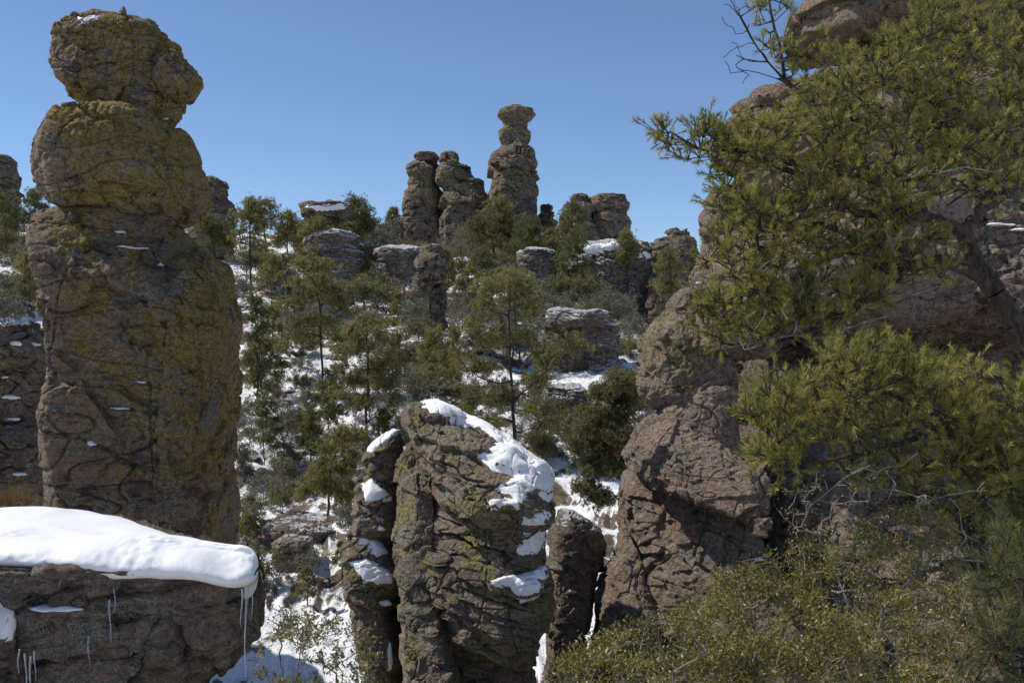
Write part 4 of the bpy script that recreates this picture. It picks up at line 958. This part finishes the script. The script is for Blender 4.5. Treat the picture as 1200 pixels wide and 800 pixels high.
limbs = [
 [(1260, 520, 7.8), (1225, 440, 7.8), (1200, 395, 7.8), (1168, 345, 7.8), (1138, 295, 7.8), (1128, 272, 7.8)],
 [(1128, 272, 7.8), (1100, 258, 7.7), (1070, 254, 7.6), (1035, 252, 7.5), (1005, 250, 7.4), (985, 232, 7.4), (968, 215, 7.4), (940, 206, 7.4)],
 [(1128, 272, 7.8), (1150, 245, 7.9), (1180, 225, 8.0), (1220, 190, 8.0), (1240, 120, 8.0), (1230, 40, 8.0)],
 [(1220, 190, 8.0), (1150, 150, 7.8), (1080, 110, 7.6), (1010, 90, 7.5)],
 [(1230, 100, 8.0), (1160, 60, 7.8), (1090, 40, 7.6)],
 [(1070, 254, 7.6), (1020, 200, 7.5), (960, 160, 7.4), (910, 140, 7.4)],
 [(968, 215, 7.4), (900, 190, 7.3), (870, 178, 7.3), (845, 176, 7.3), (822, 176, 7.3), (805, 165, 7.3), (785, 152, 7.3)],
 [(1160, 330, 7.8), (1110, 305, 7.6), (1062, 312, 7.4), (1030, 345, 7.3), (985, 372, 7.2), (930, 395, 7.2), (880, 410, 7.2)],
 [(1062, 312, 7.4), (1010, 280, 7.3), (960, 262, 7.2), (900, 270, 7.2)],
 [(985, 372, 7.2), (920, 350, 7.2), (870, 340, 7.2)],
]
regions = [
 ([(1010, 60), (1100, 5), (1210, -20), (1210, 130), (1120, 120), (1040, 130), (960, 120), (950, 90)], 170, 6.9, 8.6),
 ([(930, 130), (1010, 80), (1100, 110), (1210, 110), (1210, 230), (1120, 235), (1040, 230), (960, 200), (905, 190), (880, 160)], 250, 6.8, 8.4),
 ([(850, 185), (930, 150), (1010, 200), (1070, 240), (1060, 260), (980, 255), (900, 260), (835, 262), (830, 225)], 120, 6.8, 8.0),
 ([(850, 245), (930, 225), (1010, 262), (1040, 290), (960, 310), (880, 330), (835, 340), (824, 320), (835, 285)], 80, 6.8, 7.8),
 ([(848, 180), (870, 150), (920, 140), (930, 180), (880, 200)], 30, 7.0, 7.8),
 ([(1000, 255), (1060, 250), (1115, 290), (1110, 330), (1050, 340), (990, 320)], 34, 7.0, 7.8),
 ([(828, 345), (900, 335), (1000, 320), (1040, 345), (980, 385), (880, 400), (830, 395), (815, 365)], 105, 6.8, 7.6),
 ([(765, 165), (772, 148), (785, 150), (790, 180)], 7, 7.2, 7.4),
 ([(792, 188), (786, 170), (806, 150), (824, 160), (820, 186)], 8, 7.2, 7.4),
 ([(818, 150), (822, 130), (842, 135), (852, 160), (850, 190), (826, 190)], 14, 7.2, 7.5),
 ([(1030, 260), (1080, 280), (1090, 320), (1040, 330), (1010, 300)], 14, 7.0, 7.6),
]
near_pine('foreground_pine', 'large foreground pine with a curved dark trunk and broad olive crown filling the upper right', limbs, regions, 7.8, 3, rmax=.095, tuft=6, K=34, ln=.046, wd=.0052, more=1.3, tip_r=.0034,
  dead=[([(1100, 335, 7.0), (1075, 345, 6.95), (1050, 350, 6.9)], 5, 1), ([(1180, 205, 6.9), (1130, 195, 6.85), (1090, 205, 6.8)], 6, 1), ([(985, 400, 6.9), (930, 392, 6.8), (880, 402, 6.8), (846, 410, 6.8)], 14, 1.2), ([(925, 290, 6.9), (905, 305, 6.9), (885, 318, 6.9)], 3, 1), ([(1050, 300, 6.9), (1040, 275, 6.9), (1036, 265, 6.9)], 3, 1), ([(1180, 330, 7.5), (1185, 345, 7.4), (1195, 340, 7.4)], 3, 1), ([(1040, 370, 7.0), (990, 385, 6.9), (960, 420, 6.9)], 14, 1.2)])
limbs = [
 [(1330, 700, 6.4), (1260, 640, 6.4), (1200, 580, 6.3), (1140, 530, 6.2), (1080, 510, 6.1)],
 [(1140, 530, 6.2), (1090, 480, 6.1), (1040, 460, 6.1), (980, 450, 6.1), (930, 455, 6.1)],
 [(1080, 510, 6.1), (1020, 530, 6.0), (960, 540, 6.0), (910, 530, 6.0)],
 [(1200, 580, 6.3), (1190, 500, 6.3), (1170, 440, 6.3)],
]
regions = [
 ([(905, 455), (960, 425), (1010, 405), (1080, 415), (1090, 470), (1030, 520), (960, 520), (900, 520), (872, 490)], 130, 5.7, 6.5),
 ([(1060, 430), (1120, 425), (1210, 460), (1210, 560), (1130, 550), (1060, 520)], 110, 5.8, 6.6),
 ([(875, 470), (910, 480), (960, 530), (950, 560), (900, 550), (870, 520)], 30, 5.7, 6.3),
 ([(1080, 540), (1210, 540), (1210, 650), (1150, 640), (1100, 600), (1060, 570)], 60, 5.8, 6.4),
 ([(1180, 430), (1215, 420), (1215, 640), (1180, 620)], 30, 5.9, 6.6),
 ([(990, 530), (1060, 520), (1080, 560), (1030, 580), (990, 560)], 14, 5.8, 6.4),
]
near_pine('foreground_pine', 'lower green pine bough mass below the curved trunk at the right edge', limbs, regions, 6.2, 5, rmax=.06, tuft=5, K=36, ln=.052, wd=.0054, up=.6, pw=2.1, more=1.15, tip_r=.003,
  dead=[([(1090, 590, 5.7), (1060, 575, 5.7), (1030, 572, 5.7)], 5, 1), ([(1150, 575, 5.7), (1110, 580, 5.7), (1075, 590, 5.7)], 5, 1), ([(1020, 545, 5.7), (990, 560, 5.7), (960, 585, 5.7)], 12, 1.2)])
limbs = [[(1290, 900, 4.6), (1230, 820, 4.6), (1190, 740, 4.6), (1180, 680, 4.6)], [(1190, 740, 4.6), (1160, 760, 4.6)]]
regions = [([(1175, 640), (1215, 620), (1215, 820), (1120, 820), (1125, 760), (1165, 720), (1160, 670)], 46, 4.3, 5.0)]
near_pine('young_pine', 'dark green young pine in the bottom right corner beside the manzanita', limbs, regions, 4.6, 8, rmax=.02, tuft=5, ln=.06, leafm=M_NEEDLE_DARK)
# pine on the cliff shoulder with a bare branch reaching out over the sky
limbs = [[(985, 150, 11.5), (955, 125, 11.5), (920, 95, 11.5), (900, 72, 11.5), (880, 45, 11.5), (868, 20, 11.5), (850, -10, 11.5)], [(920, 95, 11.5), (915, 60, 11.5), (905, 25, 11.5), (900, -10, 11.5)], [(900, 72, 11.5), (880, 72, 11.5), (862, 66, 11.5)], [(920, 95, 11.5), (890, 86, 11.5), (866, 82, 11.5)]]
regions = [([(870, 20), (890, -10), (930, -10), (925, 30), (935, 80), (920, 90), (905, 60), (885, 50)], 34, 11.2, 11.9), ([(920, 60), (970, 40), (985, 90), (950, 110), (925, 100)], 20, 11.2, 12.0)]
near_pine('cliff_pine', 'small pine on the cliff top whose bare dark branch juts into the sky', limbs, regions, 11.5, 9, rmax=.045, K=26, tuft=4, ln=.085, wd=.006, tip_r=.005,
  dead=[])
# bare twigs of that branch belong to the same tree
cp = [o for o in sc.objects if o.name.startswith('cliff_pine')][0]
def bare_twigs():
    g = rs(12); b = np.array(cp.location); d = 11.5
    A = np.array([P(x, y, d+g.uniform(-.2, .2)) for x, y in [(848, 5), (858, -5), (862, 14), (872, 8), (852, 30), (878, 28), (862, 40), (846, 20), (856, 60), (868, 55), (850, 72), (862, 76), (856, 86), (878, 88), (884, 12), (890, 60), (870, 98), (848, 68), (858, 50)]])
    pos, par, rad, t = grow([[P(920, 95, d), P(900, 72, d), P(880, 45, d), P(866, 18, d)], [P(900, 74, d), P(870, 70, d)]], A, g, .004, .08, .22)
    v, f = frusta(tree_edges(pos, par, rad, .02), 5)
    link('bare_branch', mesh('bare_branch', v-b, f, M_BARK), cp)
bare_twigs()

# ---------------------------------------------------------------- manzanita and scrub at the lower right
def big_shrub(name, label, foot, poly, n, dn, df, seed, leafm=M_MANZ, per=52, ln=.022, wd=.011, cat='shrub', slope=0.0, group=None):
    g = rs(seed); q = pts_in(poly, n, g, 38); dd = g.uniform(dn, df, n)
    ymin = min(p[1] for p in poly); dd = dd+slope*(q[:, 1]-ymin)/200*-1
    A = np.array([P(x, y, d) for (x, y), d in zip(q, dd)])
    kp = perlin(A/np.array([.30, .30, .22])+seed) > g.uniform(-.18, .16, n); A = A[kp]; n = len(A)
    base = np.array([(foot[0]-600)/F*foot[1], foot[1], 0.0]); base[2] = float(height(base[0:1], base[1:2])[0])
    c = A.mean(0)
    st = [[base-np.array([0, 0, .1]), base+(c-base)*.35]]+[[base, base+(A[i]-base)*.5] for i in g.integers(0, n, 5)]
    pos, par, rad, tips = grow(st, A, g, .0022, .09, .28, 0, .5)
    E = tree_edges(pos, par, rad, .026, 1.35)
    ex = []
    for _ in range(n):
        i = g.integers(1, len(pos)); ex.append([*pos[i], *(pos[i]+g.normal(size=3)*.07), .002, .001])
    E = np.concatenate([E, np.array(ex)])
    sel = np.repeat(np.arange(len(A)), per); C = A[sel]+g.normal(size=(len(sel), 3))*np.array([.034, .034, .026])
    ti = np.clip(.5+.5*perlin(C*3+seed)+g.normal(size=len(C))*.22, 0, 1)
    return emit_tree(name, label, cat, base, frusta(E, 5), leaves(C, ln, wd, g, ti, .5), M_TWIG, leafm, group, 'foliage', 'stems')
big_shrub('manzanita_shrub', 'olive manzanita at the bottom edge right of the centre outcrop', (740, 4.9), [(650, 790), (690, 748), (760, 730), (820, 700), (850, 740), (850, 815), (650, 815)], 330, 4.6, 5.6, 61)
big_shrub('manzanita_shrub', 'yellowish manzanita covering the foot of the right cliff', (880, 6.0), [(800, 715), (840, 680), (900, 645), (960, 635), (985, 700), (940, 760), (820, 770)], 400, 5.6, 6.8, 62)
big_shrub('manzanita_shrub', 'bronze-flecked manzanita along the bottom edge below the yellowish one', (930, 4.8), [(820, 750), (900, 730), (990, 720), (1020, 815), (820, 815)], 380, 4.5, 5.4, 63)
big_shrub('manzanita_shrub', 'tall sparse manzanita under the lower pine boughs at right', (1060, 6.2), [(960, 620), (1040, 590), (1110, 600), (1130, 680), (1080, 740), (980, 740)], 340, 5.7, 6.9, 64)
big_shrub('manzanita_shrub', 'shaded manzanita left of the young pine at the bottom right', (1080, 4.9), [(1000, 720), (1060, 690), (1140, 690), (1170, 740), (1140, 815), (1000, 815)], 360, 4.5, 5.5, 65)
big_shrub('scrub_bush', 'dark bramble thicket at the right edge under the pine boughs', (1180, 6.0), [(1090, 580), (1210, 575), (1210, 700), (1130, 720), (1090, 660)], 170, 5.6, 6.6, 66, M_GREYLEAF, 10)
big_shrub('scrub_bush', 'tangled twiggy bush climbing the cliff below the pine boughs', (980, 8.6), [(900, 580), (960, 540), (1040, 550), (1040, 610), (960, 640), (900, 620)], 60, 8.2, 9.2, 67, M_OAK, 9, .036, .018)
big_shrub('pine_sapling_thicket', 'green-gold bushy sapling at the bottom between ledge and centre outcrop', (380, 9.5), [(310, 740), (350, 712), (400, 722), (440, 740), (448, 815), (300, 815), (300, 760)], 150, 9.0, 10.4, 68, M_OAK, 30, .05, .018, 'bush')
big_shrub('scrub_bush', 'grey leafless bush in the gully just right of the ledge end', (330, 15), [(300, 660), (330, 640), (360, 680), (370, 720), (330, 740), (302, 720)], 70, 14.5, 16, 69, M_GREYLEAF, 8, .05, .022)
# dry grass tuft on the left
def grass_tuft():
    g = rs(77); c = P(14, 592, 12.5); n = 260
    C = c+g.normal(size=(n, 3))*np.array([.12, .1, .02]); Dr = np.tile(np.array([0, 0, 1.]), (n, 1))+g.normal(size=(n, 3))*.55; Dr /= np.linalg.norm(Dr, axis=1)[:, None]
    V, f, t = needles(C, Dr, 4, .26, .008, g, .35)
    o = link('grass_tuft', mesh('grass_tuft', V-c, f, M_DRYLEAF, False, {'tint': t}), None, c)
    tag(o, 'dry brown grass tuft behind the left end of the snowy ledge', 'grass tuft')
grass_tuft()
